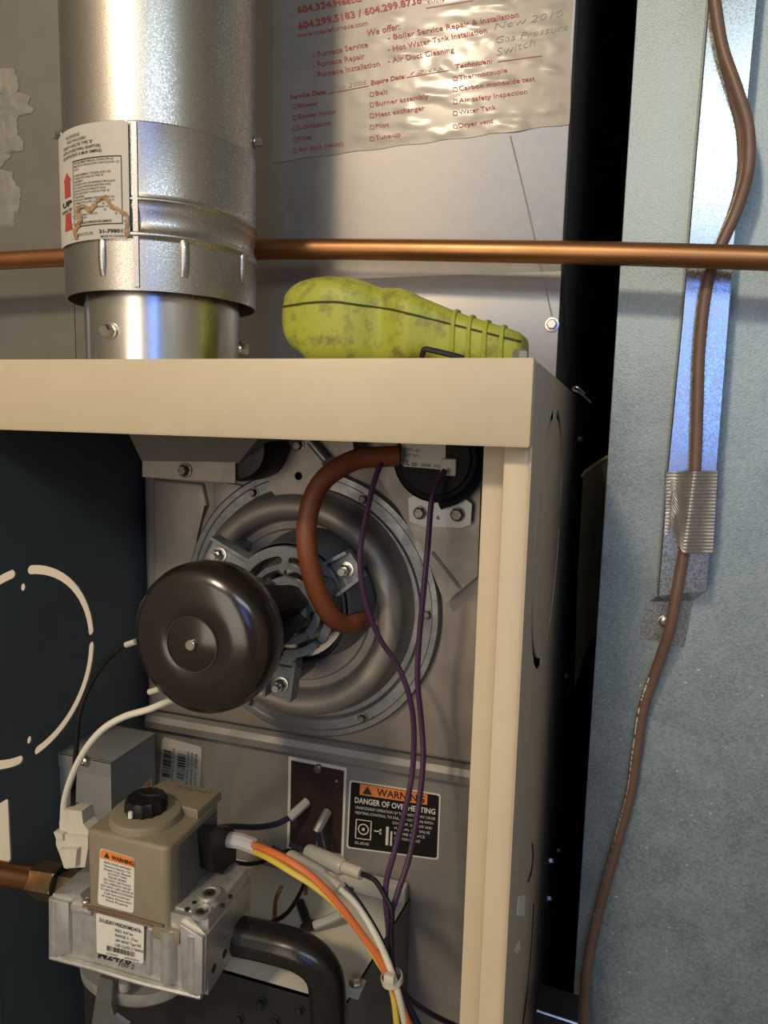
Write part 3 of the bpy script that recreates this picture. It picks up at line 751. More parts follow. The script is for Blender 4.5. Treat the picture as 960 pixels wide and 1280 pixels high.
# side plate and base foot of the cover
bm = B(); prism(bm, [V((cx1, .008, zb_ + .006)), V((cx1, .056, zb_ + .006)), V((cx1, .056, zc_ - .004)), V((cx1, .008, zc_ - .004))], (.0012, 0, 0)); obj('side_plate', bm, M['grey_plate'], cov)
bm = B(); box(bm, cx1 - .014, cx1 + .008, ycov, .018, zb_ - .008, zb_ + .002, .002); obj('cover_foot', bm, M['olive'], cov)
for px, py in ((215, 1130), (196, 1152), (108, 1125)):
    p = at_z(px, py, zb_ + .0025); p.y = max(p.y, ycov + .004); obj('cover_screw', panhead(B(), V((p.x, p.y, zb_ + .002)), (0, 0, 1), .0034, .002), M['screw'], cov)
bm = B(); tube(bm, [V2(104, 1132, -.004), V2(150, 1143, -.0045), V2(204, 1158, -.004)], .0009, 8, 4); tube(bm, [V2(110, 1137, -.004), V2(150, 1146, -.0045), V2(190, 1157, -.004)], .0007, 8, 4); obj('wire_clip', bm, M['brown_wire'], gv, 'coppery wire clip')
# labels of the valve
def label_quad(c, y): return uvquad(c, y)
cl = ((125, 1060), (168, 1073), (167, 1142), (122, 1130))
f0 = uvquad(cl, ycov - .0003); f1 = uvquad(cl, ycov - .0008); f2 = uvquad(cl, ycov - .0012)
bm = B(); prism(bm, [f0(u, v) for u, v in rrect(0, 1, 0, 1, .07)], (0, .0008, 0)); wl2 = obj('warning_label', bm, M['white_label'], cov, 'white warning label')
bm = B(); quad_into(bm, f1, [(.01, .83), (.99, .83), (.99, .93), (.93, .99), (.07, .99), (.01, .93)]); obj('warning_band', bm, M['orange_ink'], wl2, 'orange band')
bm = B(); text_into(bm, 'WARNING', f2, .34, .97, .86, .075, .02)
quad_into(bm, f2, ((.12, .86), (.28, .86), (.20, .955)))
for i, s in enumerate(('EXPLOSION HAZARD', 'Severe Injury Or', 'Death Can Result', 'DO NOT TAKE', 'VALVE APART', 'DO NOT USE TOOLS', 'TO OPERATE VALVE', 'DO NOT USE VALVE IF', 'IT HAS BEEN FLOODED', 'Call Serviceman', 'If Valve Does not', 'Work Properly')):
    w_ = min(.90, .048 * len(s)) / 2; cxx = .52
    text_into(bm, s, f1, cxx - w_, cxx + w_, .76 - i * .0605, .038, .006)
obj('warning_print', bm, M['black_ink'], wl2, recalc=False)
cl = ((120, 1141), (180, 1158), (179, 1205), (121, 1191))
yl = -.0032
f0 = uvquad(cl, yl); f1 = uvquad(cl, yl - .0006)
bm = B(); prism(bm, [f0(u, v) for u, v in rrect(0, 1, 0, 1, .05)], (0, .0006, 0)); sl = obj('serial_label', bm, M['white_label'], body, 'white serial label')
bm = B(); text_into(bm, '31L8201VR8205M2476-', f1, .06, .96, .80, .10, .012)
for i, s in enumerate(('REG. 0.6"wc', 'RANGE 3 - 5"wc', '24V 60HZ Type 9A', 'USE CLASS 2 TRANS.')):
    text_into(bm, s, f1, .40, .40 + .034 * len(s), .66 - i * .125, .075, .01)
u = .22
while u < .82:
    h = random.choice((.006, .010, .016)); rect_into(bm, f1, u, u + h, .12, .25); u += h + random.choice((.006, .010))
text_into(bm, '01234567', f1, .20, .46, .02, .06); text_into(bm, '009090814', f1, .60, .90, .02, .06)
obj('serial_print', bm, M['black_ink'], sl, recalc=False)
bm = B(); fb = lambda a, b: at(a, b, -.0005)
ptext(bm, fb, 'M2476', 122, 1197, 163, 1206, 10, .03); ptext(bm, fb, '100 2', 148, 1208, 167, 1212, 6)
obj('stamped_number', bm, M['black_ink'], body, recalc=False)
# mounting leg under the valve
bm = B(); prism(bm, [V2(124, 1221, -.0035), V2(141, 1226, -.0035), V2(139, 1255, -.0035), V2(143, 1270, -.0035), V2(160, 1282, -.0035), V2(160, 1296, -.0035), V2(112, 1296, -.0035)], (0, .003, 0)); obj('mounting_leg', bm, M['flange'], gv)
# copper inlet with brass nut
cp0, cp1 = at(-60, 1082, -.004), at(48, 1099.5, .0365)
bm = B(); cyl(bm, cp0, cp1, .0088, 28); tag(obj('gas_supply_tube', bm, M['copper']), 'copper gas tube entering the brass nut at the left edge', 'pipe')
bm = B(); a0, a1 = at(45, 1099, .036), at(100, 1108, .030)
ax_ = (a1 - a0).normalized(); L_ = (a1 - a0).length
lathe(bm, a0, ax_, [(.011, 0), (.0135, .003), (.0135, L_ * .62), (.011, L_ * .70), (.011, L_)], 6)
obj('flare_nut', bm, M['brass'], gv, 'dull brass flare nut', angle=20)
bm = B(); lathe(bm, a0 + ax_ * L_ * .66, ax_, [(.0142, 0), (.0142, .002)], 24); obj('nut_gap', bm, M['black'], gv)
# black outlet pipe: straight, elbow, down
bm = B(); e0 = at(268, 1166, .040)
pts = [e0, at(300, 1170, .045), at(345, 1180, .05), at(380, 1192, .052), at(403, 1214, .053), at(410, 1250, .053), at(410, 1300, .053), at(410, 1360, .053)]
tube(bm, pts, .0132, 28, 8)
gp = thing('gas_manifold_pipe', at(410, 1360, .053), 'glossy black gas pipe bending down from the right of the gas valve', 'pipe')
obj('pipe_bend', bm, M['black_pipe'], gp)
bm = B(); d_ = (at(300, 1170, .045) - e0).normalized(); lathe(bm, e0, d_, [(.0150, 0), (.0150, .006), (.0132, .010)], 28); obj('pipe_collar', bm, M['black_pipe'], gp)
# black plug on the right of the valve and milky multi-pin sleeve
xp = cx1 + .012
vpz = thing('valve_plug', at_x(280, 1094, xp), 'black plug on the right side of the tan valve cover', 'plug')
bm = B(); prism(bm, [at_x(x, y, xp) for x, y in ((263, 1042), (270, 1034), (290, 1034), (296, 1044), (295, 1082), (284, 1096), (266, 1088))], (-.0105, 0, 0), .001); obj('plug_body', bm, M['black'], vpz)
bm = B(); ps0 = at_x(283, 1049, xp - .002); ps1 = at_x(318, 1058, xp + .018)
tube(bm, [ps0, ps0 * .5 + ps1 * .5 + V((0, 0, .0012)), ps1], .0056, 10, 4); obj('plug_sleeve', bm, M['clear'], vpz)
# ------------------------------------------------------------------ colored wire bundle
wires = (('orange_wire', M['orange'], .0025, 'orange insulated wire arching from the valve plug to the zip tie', ((314, 1055, ps1.y), (335, 1063, .040), (365, 1078, .032), (395, 1100, .032), (425, 1132, .034), (450, 1165, .037), (470, 1192, .04), (486, 1222, .042), (500, 1252, .045), (514, 1290, .05))),
         ('yellow_wire', M['yellow'], .0023, 'yellow insulated wire arching just under the orange one', ((312, 1062, ps1.y + .002), (335, 1072, .044), (365, 1090, .036), (395, 1109, .036), (425, 1135, .038), (452, 1168, .040), (472, 1200, .042), (486, 1224, .044), (493, 1252, .046), (497, 1290, .05))),
         ('white_wire', M['white_wire'], .0023, 'white wire running from a clear splice to the zip tie', ((425, 1112, .05), (440, 1125, .047), (455, 1145, .045), (470, 1170, .043), (483, 1198, .042), (493, 1226, .040), (501, 1255, .043), (508, 1290, .05))),
         ('dark_blue_wire', M['navy'], .0024, 'dark blue wire lying beside the white wire in the bundle', ((428, 1106, .055), (445, 1125, .052), (460, 1148, .050), (475, 1175, .048), (486, 1205, .046), (489, 1224, .046), (503, 1245, .048), (525, 1285, .06))),
         ('twisted_black_wire', M['black'], .0018, 'thin black wire leaving the upper clear splice', ((452, 1092, .07), (468, 1100, .068), (480, 1118, .066), (490, 1140, .062), (489, 1165, .058), (490, 1200, .050), (494, 1225, .046))))
for nm, m, r_, lab, pts in wires:
    bm = B(); tube(bm, [at(*p) for p in pts], r_, 10, 6); tag(obj(nm, bm, m), lab, 'wire')
for lab, a_, b_, c2 in (('upper clear crimp splice right of the wire arch', (385, 1065, .09), (430, 1084, .075), (452, 1092, .070)), ('lower clear crimp splice beside the white wire', (362, 1072, .075), (405, 1098, .058), (426, 1111, .050))):
    s_ = thing('splice_connector', at(*b_), lab, 'connector', 'clear crimp splices')
    bm = B(); a1, b1, c1 = at(*a_), at(*b_), at(*c2); lathe(bm, a1, b1 - a1, [(.0055, 0), (.0062, .002), (.0062, (b1 - a1).length - .002), (.005, (b1 - a1).length)], 14); obj('sleeve', bm, M['clear'], s_)
    bm = B(); cyl(bm, b1, c1, .0044, 12); obj('collar', bm, M['nylon'], s_)
    bm = B(); q0 = a1 + (a1 - b1).normalized() * .02; cyl(bm, q0, a1, .002, 10); obj('lead', bm, M['navy'], s_)
zt_ = thing('zip_tie', at(490, 1230, .036), 'white zip tie around the wire bundle', 'zip tie')
zc2 = at(490, 1223, .043); t_ = (at(493, 1240, .044) - at(486, 1208, .042)).normalized()
bm = B(); lathe(bm, zc2 - t_ * .002, t_, [(.0068, 0), (.0074, .0002), (.0074, .004), (.0068, .0042)], 24, False, False); obj('tie_band', bm, M['nylon'], zt_)
h_ = at(487, 1225, .034); bm = B(); box(bm, h_.x - .004, h_.x + .003, h_.y - .001, h_.y + .003, h_.z - .003, h_.z + .003, .0008); obj('tie_head', bm, M['nylon'], zt_)
# ------------------------------------------------------------------ white connector with black & white motor leads
nc = thing('lead_connector', at(90, 1085, .018), 'milky nylon two wire connector standing behind the valve at left', 'connector')
def blk(pts, y, d, m, nm, bv=.001):
    bm = B(); prism(bm, [at(a_, b_, y) for a_, b_ in pts], (0, d, 0), bv); return obj(nm, bm, m, nc)
blk(((78, 1012), (102, 1014), (104, 1030), (112, 1040), (106, 1050), (75, 1046), (74, 1028)), .020, .012, M['nylon'], 'socket_half')
blk(((70, 1042), (110, 1046), (110, 1060), (106, 1084), (82, 1086), (76, 1072), (70, 1056)), .018, .015, M['nylon'], 'plug_half')
blk(((73, 1062), (96, 1062), (94, 1084), (80, 1085)), .014, .005, M['nylon'], 'latch')
blk(((67, 1040), (78, 1043), (78, 1050), (70, 1049)), .016, .006, M['nylon'], 'ear', .0005)
bm = B(); tube(bm, [at(*p) for p in ((226, 872, .046), (205, 879, .036), (185, 887, .03), (155, 896, .026), (128, 912, .022), (106, 938, .02), (90, 970, .02), (81, 1000, .022), (79, 1024, .025))], .0024, 10, 8); tag(obj('white_motor_wire', bm, M['white_wire']), 'white wire curving from the motor cap down to the nylon connector', 'wire')
bm = B(); tube(bm, [at(*p) for p in ((169, 802, .036), (150, 811, .036), (128, 832, .036), (110, 862, .034), (99, 895, .030), (95, 940, .028), (92, 980, .027), (91, 1018, .027))], .0019, 10, 8); tag(obj('black_motor_wire', bm, M['black']), 'black wire curving from the motor cap down to the nylon connector', 'wire')
for px, py, qx, qy in ((158, 806, 170, 802), (187, 865, 200, 861)):
    bm = B(); cyl(bm, at(px, py, .036), at(qx, qy, .034), .0022, 10); obj('terminal_tip', bm, M['nylon'], ind)
# ------------------------------------------------------------------ vent pipe and collar
def tangent_circle(xl, xr, py, yc):
    """centre X and radius of an upright cylinder at depth yc whose outline passes both columns at height py"""
    a_ = ray(xl, py); b_ = ray(xr, py)
    a2 = V((a_.x, a_.y)).normalized(); b2 = V((b_.x, b_.y)).normalized()
    bis = (a2 + b2).normalized(); half = math.acos(max(-1, min(1, a2.dot(b2)))) / 2
    k = (yc - CAM.y) / bis.y
    return CAM.x + bis.x * k, k * math.sin(half)
vx, vr = tangent_circle(75, 319, 100, .095)
vy = .095
cr = tangent_circle(78, 320, 190, .095)[1] + .0006
ir = tangent_circle(106, 300, 420, .095)[1]
zj = at(200, 143, vy - vr).z          # seam between pipe and collar
zcb = at(195, 360, vy - cr).z         # lower rim of the collar
vent = thing('vent_pipe', (vx, vy, 1.25), 'large speckled galvanised vent pipe rising from the furnace top at left', 'vent pipe')
bm = B(); lathe(bm, (vx, vy, zj - .02), (0, 0, 1), [(vr, 0), (vr, RZ - zj + .02)], 96, False, False); obj('upper_pipe', bm, M['vent'], vent, angle=60)
def bead(z0, z1, base, dr, n=6): return [(base + dr * math.sin(math.pi * i / n), z0 + (z1 - z0) * i / n) for i in range(n + 1)]
H = zj - zcb
bm = B()
pr = [(cr - .0015, 0), (cr, .0), (cr, H * .30)] + bead(H * .31, H * .36, cr, .0016) + [(cr - .0010, H * .375), (cr - .0016, H * .42), (cr - .0008, H * .47), (cr, H * .50)] + bead(H * .53, H * .56, cr, .0009) + [(cr, H * .59), (cr, H - .001), (cr + .0004, H), (cr - .0022, H)]
lathe(bm, (vx, vy, zcb), (0, 0, 1), pr, 128, False, False)
col_ = obj('vent_collar', bm, M['vent'], vent, 'speckled double wall collar', angle=50)
def cylpt(px, py, r):      # photo ray on the upright cylinder
    d = ray(px, py); ox, oy = CAM.x - vx, CAM.y - vy
    A_ = d.x ** 2 + d.y ** 2; B_ = 2 * (ox * d.x + oy * d.y); C_ = ox * ox + oy * oy - r * r
    disc = max(0, B_ * B_ - 4 * A_ * C_)
    k = (-B_ - math.sqrt(disc)) / (2 * A_); p = CAM + d * k
    return math.atan2(p.y - vy, p.x - vx), p.z
def cp(th, z, r): return V((vx + r * math.cos(th), vy + r * math.sin(th), z))
# dimples and slits
for px, py in ((128, 318), (231, 320), (304, 330)):
    th, z = cylpt(px, py, cr)
    bm = B(); tube(bm, [cp(th, z + .011, cr - .0025), cp(th, z + .005, cr - .0012), cp(th, z - .006, cr - .0012), cp(th, z - .013, cr - .0025)], .0034, 14, 4); obj('locking_dimple', bm, M['vent'], col_)
# lap seam
th, z = cylpt(173, 250, cr)
bm = B()
loft(bm, [[cp(th, zcb + .002, cr + .0003), cp(th, zj - .001, cr + .0003)], [cp(th - .004, zcb + .002, cr + .0010), cp(th - .004, zj - .001, cr + .0010)], [cp(th - .05, zcb + .002, cr + .0010), cp(th - .05, zj - .001, cr + .0010)], [cp(th - .054, zcb + .002, cr + .0002), cp(th - .054, zj - .001, cr + .0002)]], False, False, closed=False); obj('lap_seam', bm, M['vent'], col_)
for px, py in ((319, 178), (76, 170)):
    th, z = cylpt(px, py, cr); obj('collar_screw', hexbolt(B(), cp(th, z, cr - .0004), (math.cos(th), math.sin(th), 0), .0030, .004), M['screw'], col_)
# inner pipe
bm = B(); lathe(bm, (vx, vy, 1.2495), (0, 0, 1), [(ir, 0), (ir, zcb + .03 - 1.2495)], 96, False, False); inn = obj('inner_pipe', bm, M['vent_bright'], vent, 'smooth bright inner pipe', angle=60)
th, z = cylpt(110, 410, ir)
bm = B(); loft(bm, [[cp(th + k, zz, ir + o_) for zz in (1.2495, zcb + .02)] for k, o_ in ((-.03, .0), (-.03, .0009), (.02, .0009), (.02, 0))], False, False, closed=False); obj('pipe_seam', bm, M['vent_bright'], inn)
for px, py in ((138, 414), (301, 437)):
    th, z = cylpt(px, py, ir); obj('pipe_screw', hexbolt(B(), cp(th, z, ir - .0003), (math.cos(th), math.sin(th), 0), .0046, .0055, 1.3), M['screw'], inn)
# collar label wrapped on the cylinder
thR, zT = cylpt(161, 152, cr); _, zT2 = cylpt(90, 165, cr); thB, zBt = cylpt(165, 299, cr)
thL = thR - 1.05
rl = cr + .0017
def fl(u, v, o=0.0):   # u 0..1 across the label, v 0..1 up
    return cp(thL + (thR - thL) * u, zBt + (zT - zBt) * v, rl + o)
vl = thing('vent_label', fl(.5, 0), 'stained white paper label with red arrows wrapped on the vent collar', 'label')
bm = B(); n = 24
loft(bm, [[fl(i / n, v, k) for v, k in ((.02 if i == n else 0, 0), (.98 if i == n else 1, 0))] for i in range(n + 1)], False, False, closed=False)
obj('label_paper', bm, M['paper'], vl)
g1 = lambda u, v: fl(u, v, .0004); g2 = lambda u, v: fl(u, v, .0007)
def subrect(bm, f, u0, u1, v0, v1, n=8):
    for i in range(n):
        a_, b_ = u0 + (u1 - u0) * i / n, u0 + (u1 - u0) * (i + 1) / n
        rect_into(bm, f, a_, b_, v0, v1)
bm = B()
U = lambda px: (cylpt(px, 230, cr)[0] - thL) / (thR - thL)
for i, (s, a_, b_) in enumerate((('EVACUATION DES GAZ', 0.28, .50), ('POUR TUYAU D EVENT', .30, .58), ('EVENT A GAZ DE TYPE "B"', .22, .66), ('(WITH DOUBLE WALL ADAPTOR)', .20, .74), ('(ADAPTATEUR A MUR SIMPLE)', .20, .75))):
    text_into(bm, s, g1, a_, b_, .915 - i * .042, .026, .012)
text_into(bm, 'UP', g1, U(82), U(93), .335, .05, .03); text_into(bm, 'HAUT', g1, U(81), U(93), .285, .028, .02)
bx0, bx1 = U(95), U(154)
t = .006
subrect(bm, g1, bx0, bx1, .125, .133); subrect(bm, g1, bx0, bx1, .70, .708); rect_into(bm, g1, bx0, bx0 + t, .125, .708); rect_into(bm, g1, bx1 - t, bx1, .125, .708)
fr = ('FOR EQUIPMENT MANUAL CONSULTER LES', 'MANUELS D INSTALLATION CAN/CSA-B149.1 ET', 'LOCAL', '', 'AVERTISSEMENT: UTILISER AVEC LES', 'CONDUITS A GAZ DE TYPE "B".', 'SEULEMENT', 'UTILISER AVEC LES APPAREILS BRULANT', 'DU GAZ ET PROPANE CERTIFIES AVEC', 'UN RACCORD DE TIRAGE ET POUR', 'EVACUER EVENT A GAZ DE TYPE "B"', 'CONVENABLE', 'INSTALLER EMSEMBLE DES PRODUITS DE', 'COMBUSTION JUSQU A LA SORTIE DE LA', 'CHEMINEE', 'NE PAS RELIER DES MATERIAUX OU A', 'PLUS DE', 'POUR DETAILS VOIR LES', 'INSTRUCTIONS', '')
for i, s in enumerate(fr):
    if s: text_into(bm, s, g1, bx0 + .02, bx0 + .02 + (bx1 - bx0 - .04) * min(1, len(s) / 38), .675 - i * .0268, .0165, .01)
text_into(bm, 'POUR USAGE INTERIEUR SEULEMENT.', g1, bx0 + .02, bx1 - .10, .145, .02, .02)
text_into(bm, '31-798012', g1, U(125), U(159), .05, .032, .03); text_into(bm, 'MADE IN CANADA', g1, U(127), U(158), .012, .020, .005)
text_into(bm, 'PRODUCTS LTD.', g1, U(97), U(118), .045, .025, .005)
obj('label_print', bm, M['black_ink'], vl, recalc=False)
bm = B()
ua, ub = U(84), U(92); um = (ua + ub) / 2
quad_into(bm, g1, ((ua - .01, .56), (ub + .01, .56), (um, .63))); rect_into(bm, g1, ua + .012, ub - .012, .415, .56)
rect_into(bm, g1, ua + .012, ub - .012, .20, .275); quad_into(bm, g1, ((ua - .01, .12), (ub + .01, .12), (ub - .012, .20), (ua + .012, .20)))
obj('red_arrow', bm, M['red_ink'], vl, 'red arrows', recalc=False)
# dried water stain: a wandering brown tide line with blotches
def uvp(px, py):
    th_, z_ = cylpt(px, py, cr); return ((th_ - thL) / (thR - thL), (z_ - zBt) / (zT - zBt))
tide = spline([V((x, y, 0)) for x, y in ((99, 300), (98, 288), (104, 276), (100, 264), (108, 258), (116, 264), (124, 252), (134, 248), (141, 258), (150, 263), (158, 268), (163, 276), (160, 286), (163, 297))], 9)
bm = B(); prev = None
for k, p in enumerate(tide):
    t_ = (tide[min(k + 1, len(tide) - 1)] - tide[max(k - 1, 0)]).normalized(); n_ = V((-t_.y, t_.x, 0))
    w2 = 2.6 + 3.0 * noise.noise(V((k * .35, 2, 0))) ; w3 = 1.8 + 2.4 * noise.noise(V((k * .35, 9, 0)))
    cur = [uvp(*(p + n_ * max(.4, w2)).to_2d()), uvp(*(p - n_ * max(.4, w3)).to_2d())]
    if prev: quad_into(bm, g2, [(min(.995, a_), max(.005, b_)) for a_, b_ in (prev[0], cur[0], cur[1], prev[1])])
    prev = cur
for k in range(26):
    p = random.choice(tide); u_, v_ = uvp(p.x + random.uniform(-8, 2), p.y + random.uniform(-4, 7)); rr = random.uniform(.004, .010)
    quad_into(bm, g2, [(min(.995, u_ + rr * 1.5 * math.cos(a2) * random.uniform(.5, 1.2)), max(.01, v_ + rr * math.sin(a2) * random.uniform(.5, 1.2))) for a2 in [2 * math.pi * j / 7 for j in range(7)]])
tag(obj('water_stain', bm, M['stain'], vl, recalc=False), kind='stuff')
# ------------------------------------------------------------------ copper pipe
cps = [at(0, 326, .178) + (at(0, 326, .178) - at(80, 322, .180)).normalized() * .18, at(0, 326, .178), at(80, 322, .180), at(320, 312, .180), at(640, 314.5, .178), at(960, 323, .176), at(1500, 345, .174)]
bm = B(); tube(bm, cps, .0081, 24, 10)
tag(obj('copper_pipe', bm, M['copper'], angle=70), 'long horizontal copper pipe passing behind the vent pipe', 'pipe')
# ------------------------------------------------------------------ plenum, left duct
YP = .215
pl = thing('plenum_box', (0, .43, 1.25), 'tall galvanised plenum box on the furnace behind the vent pipe', 'duct')
bm = B(); box(bm, -.195, .1845, YP, .67, 1.2505, RZ, .0015); obj('plenum_shell', bm, M['plenum'], pl)
obj('side_shade_sheet', box(B(), .1845, .1857, YP + .004, .67, 1.2505, RZ, 0), M['dark_wall_and_shade'], pl, 'near black sheet painting in the shade on the plenum side')  # shade of the dark gap put into the colour of an added sheet
bm = B(); zfl = at(600, 343, YP).z
box(bm, -.195, .1847, YP - .0020, YP, 1.2505, zfl, .0006); obj('base_flange', bm, M['plenum'], pl)
obj('plenum_screw', hexbolt(B(), at(690, 406, YP - .002), (0, -1, 0), .0042, .004, 1.3), M['screw'], pl)
bm = B(); tube(bm, [at(638, 170, YP - .0002), at(660, 260, YP - .0002), at(690, 395, YP - .0022)], .0006, 6, 3); obj('scratch_crease', bm, M['plenum'], pl)
ld = thing('left_duct', (-.40, .5, 1.26), 'olive grey duct with smeared sealant left of the vent pipe', 'duct')
bm = B(); box(bm, -.62, -.200, .235, .7, 1.20, RZ, .0015); obj('duct_shell', bm, M['left_duct'], ld)
bm = B(); a_, b_ = at(-40, 240, .234), at(90, 293, .234)
prism(bm, [a_, b_, V((b_.x, .234, 1.21)), V((a_.x, .234, 1.21))], (0, .001, 0)); obj('lapped_sheet', bm, M['left_duct'], ld)
bm = B()
n, m_ = 26, 60
pts_l = []
for j in range(m_ + 1):
    row = []
    py = 85 + 200 * j / m_
    wdt = 22 + 14 * noise.noise(V((py * .03, 0, 1))) + (16 if 118 < py < 145 else 0) - (14 if 190 < py < 215 else 0) + 6 * noise.noise(V((py * .15, 3, 1)))
    for i in range(n + 1):
        px = -30 + (30 + wdt) * i / n
        h = .0026 * (1 - (i / n) ** 3) * (.55 + .9 * abs(noise.noise(V((px * .05, py * .05, 0)))) + .4 * noise.noise(V((px * .2, py * .12, 5))))
        if j in (0, m_) or i == n: h = 0
        row.append(bm.verts.new(at(px, py, .2345 - h)))
    pts_l.append(row)
for r0, r1 in zip(pts_l, pts_l[1:]):
    for i in range(n): bm.faces.new((r0[i], r0[i + 1], r1[i + 1], r1[i]))
tag(obj('sealant_smear', bm, M['sealant'], ld), kind='stuff')
# service sticker on the plenum
cs = (at(342, 0, YP), at(718, 0, YP), at(710, 155, YP), at(340, 203, YP))
ss = thing('service_sticker', at(525, 180, YP), 'wrinkled clear film service sticker with red print on the plenum', 'sticker')
def wr(px, py):
    a_ = noise.noise(V((px * .018 + py * .006, py * .075, 0))) + .5 * noise.noise(V((px * .05, py * .13, 4)))
    k = min(1, max(0, (px - 400) / 120)); k2 = .25 + .75 * k
    edge = min(1, (708 - px) / 10, (px - 341) / 8) if px < 712 else 0
    return max(0, a_) * .00075 * k2 * max(0, edge)
def smap(off): return lambda px, py: at(px, py, YP - .0006 - off - wr(px, py))
bm = B(); nu, nv = 110, 60
g = []
f_ = smap(0)
for j in range(nv + 1):
    row = []
    for i in range(nu + 1):
        u, v = i / nu, j / nv
        xl = 342 - 2 * v; xr = 718 - 7 * v + 1.2 * math.sin(v * 9); yt = -60; yb = 203 + (155 - 203) * u + .8 * math.sin(u * 40)
        row.append(bm.verts.new(f_(xl + (xr - xl) * u, yt + (yb - yt) * v)))
    g.append(row)
for r0, r1 in zip(g, g[1:]):
    for i in range(nu): bm.faces.new((r0[i], r0[i + 1], r1[i + 1], r1[i]))
obj('film', bm, M['sticker'], ss, angle=80)
fs_ = smap(.0004)
def S(a_, b_): return 320 + .4375 * a_, .4375 * b_
def st(bm, s, x0, y0, x1, y1, h, bold=0, sh=0):
    (a_, b_), (c_, d_) = S(x0, y0), S(x1, y1); ptext(bm, fs_, s, a_, b_, c_, d_, h * .4375, bold, sh)
bm = B()
st(bm, 'Tel:', 82, 47, 113, 42, 15); st(bm, 'or', 97, 88, 115, 85, 10)
obj('grey_print', bm, M['pencil'], ss, recalc=False)
bm = B()
st(bm, '604.324.HeatC', 120, 38, 302, 3, 20, .02); st(bm, '604.299.5183 / 604.299.8736', 122, 84, 474, 8, 20, .02)
st(bm, 'www.maplefurnace.com', 118, 108, 320, 71, 14); st(bm, 'We offer:', 320, 103, 413, 82, 19, .008, .25)
for s, a_, b_, c_, d_ in (('- Furnace Service', 163, 165, 320, 133), ('- Furnace Repair', 163, 194, 311, 166), ('- Furnace Installation', 163, 223, 354, 188), ('- Boiler Service Repair & Installation', 377, 115, 751, 48), ('- Hot Water Tank Installation', 377, 148, 660, 93), ('- Air Duct Cleaning', 377, 181, 566, 148)): st(bm, s, a_, b_, c_, d_, 16, .006)
for s, a_, b_, c_, d_ in (('Service Date:', 97, 284, 203, 266), ('Expire Date:', 328, 243, 428, 222), ('Technician:', 570, 196, 676, 179)): st(bm, s, a_, b_, c_, d_, 13, .02, .2)
for s, a_, b_, c_, d_ in (('Blower', 122, 308, 178, 300), ('Blower motor', 122, 339, 230, 324), ('Lubrication', 122, 370, 213, 356), ('Filter', 122, 403, 163, 396), ('Air duct (vents)', 122, 434, 250, 415),
        ('Belt', 342, 273, 377, 267), ('Burner assembly', 342, 303, 493, 280), ('Heat exchanger', 342, 334, 482, 314), ('Pilot', 342, 367, 380, 361), ('Tune-up', 342, 400, 413, 389),
        ('Thermocouple', 580, 228, 718, 206), ('Carbon monoxide test', 580, 259, 797, 230), ('Air safety Inspection', 580, 294, 775, 267), ('Water Tank', 580, 327, 686, 312), ('Dryer vent', 580, 365, 678, 350)):
    st(bm, s, a_, b_, c_, d_, 14, .005)
    bx = a_ - 17; by = b_ + 1
    for dx0, dx1, dy0, dy1 in ((0, 12, 0, 1.6), (0, 12, -11, -9.4), (0, 1.6, -11, 1.6), (10.4, 12, -11, 1.6)):
        quad_into(bm, fs_, [S(bx + x, by + y) for x, y in ((dx0, dy0), (dx1, dy0), (dx1, dy1), (dx0, dy1))])
def line(a_, b_, c_, d_, t=1.8):
    n = 10
    for i in range(n):
        x0, y0 = a_ + (c_ - a_) * i / n, b_ + (d_ - b_) * i / n; x1, y1 = a_ + (c_ - a_) * (i + 1) / n, b_ + (d_ - b_) * (i + 1) / n
        quad_into(bm, fs_, [S(x0, y0), S(x1, y1), S(x1, y1 - t), S(x0, y0 - t)])
line(205, 268, 322, 246); line(430, 222, 553, 201); line(690, 177, 818, 160); line(486, 24, 620, 2); line(486, 24, 484, -10)
obj('red_print', bm, M['red_ink'], ss, recalc=False)
for a_ in (('New 2010', 680, 85, 880, 45, 20), ('Gas Pressure', 686, 124, 894, 84, 20), ('Switch', 688, 160, 800, 128, 22), ('Oct 2005', 215, 258, 318, 240, 13), ('12:05', 440, 215, 540, 198, 10)):
    bm = B(); st(bm, *a_, -.014, .3); tag(obj('handwriting', bm, M['pencil'], ss, recalc=False), 'faint pencil handwriting', kind='stuff')
bm = B(); st(bm, 'Safety', 490, 10, 540, 2, 8); obj('small_print', bm, M['red_ink'], ss, recalc=False)
# ------------------------------------------------------------------ right duct with strap and foil tape
YD = .225
rd = thing('supply_duct', (.50, .5, 0), 'bluish galvanised duct wall to the right of the furnace', 'duct')
xl0, xl1 = at(792, 0, YD).x, at(718, 1280, YD).x
bm = B(); box(bm, (xl0 + xl1) / 2, .95, YD, .80, 0.0, RZ, .001)
obj('duct_shell', bm, M['duct'], rd)
bm = B()
for k in range(30):
    px, py = random.uniform(760, 958), random.uniform(820, 1275); p = at(px, py, YD - .0003); l_ = random.uniform(.0003, .0012); a_ = random.uniform(0, 3.1); w2 = random.uniform(.0002, .0005)
    d_ = V((math.cos(a_), 0, math.sin(a_))); n_ = V((-d_.z, 0, d_.x))
    bm.faces.new([bm.verts.new(p + d_ * l_ * e + n_ * w2 * f) for e, f in ((-1, -1), (1, -1), (1, 1), (-1, 1))])
tag(obj('paint_flecks', bm, M['white_paint'], rd, recalc=False), kind='stuff')
YRAIL = .203
sp = thing('hanger_strap', at(835, 800, YD), 'shiny galvanised strap channel standing on the bluish duct behind the brown cable', 'strap')
prL = [(886, -5), (860, 306), (852, 400), (834, 588), (822, 745)]; prR = [(948, -5), (919, 306), (912, 400), (897, 588), (884, 738)]
q = [at(890, -40, YRAIL), at(952, -40, YRAIL)] 
bm = B()
rl_ = [at(x, y, YRAIL) for x, y in prL]; rr_ = [at(x, y, YRAIL) for x, y in prR]
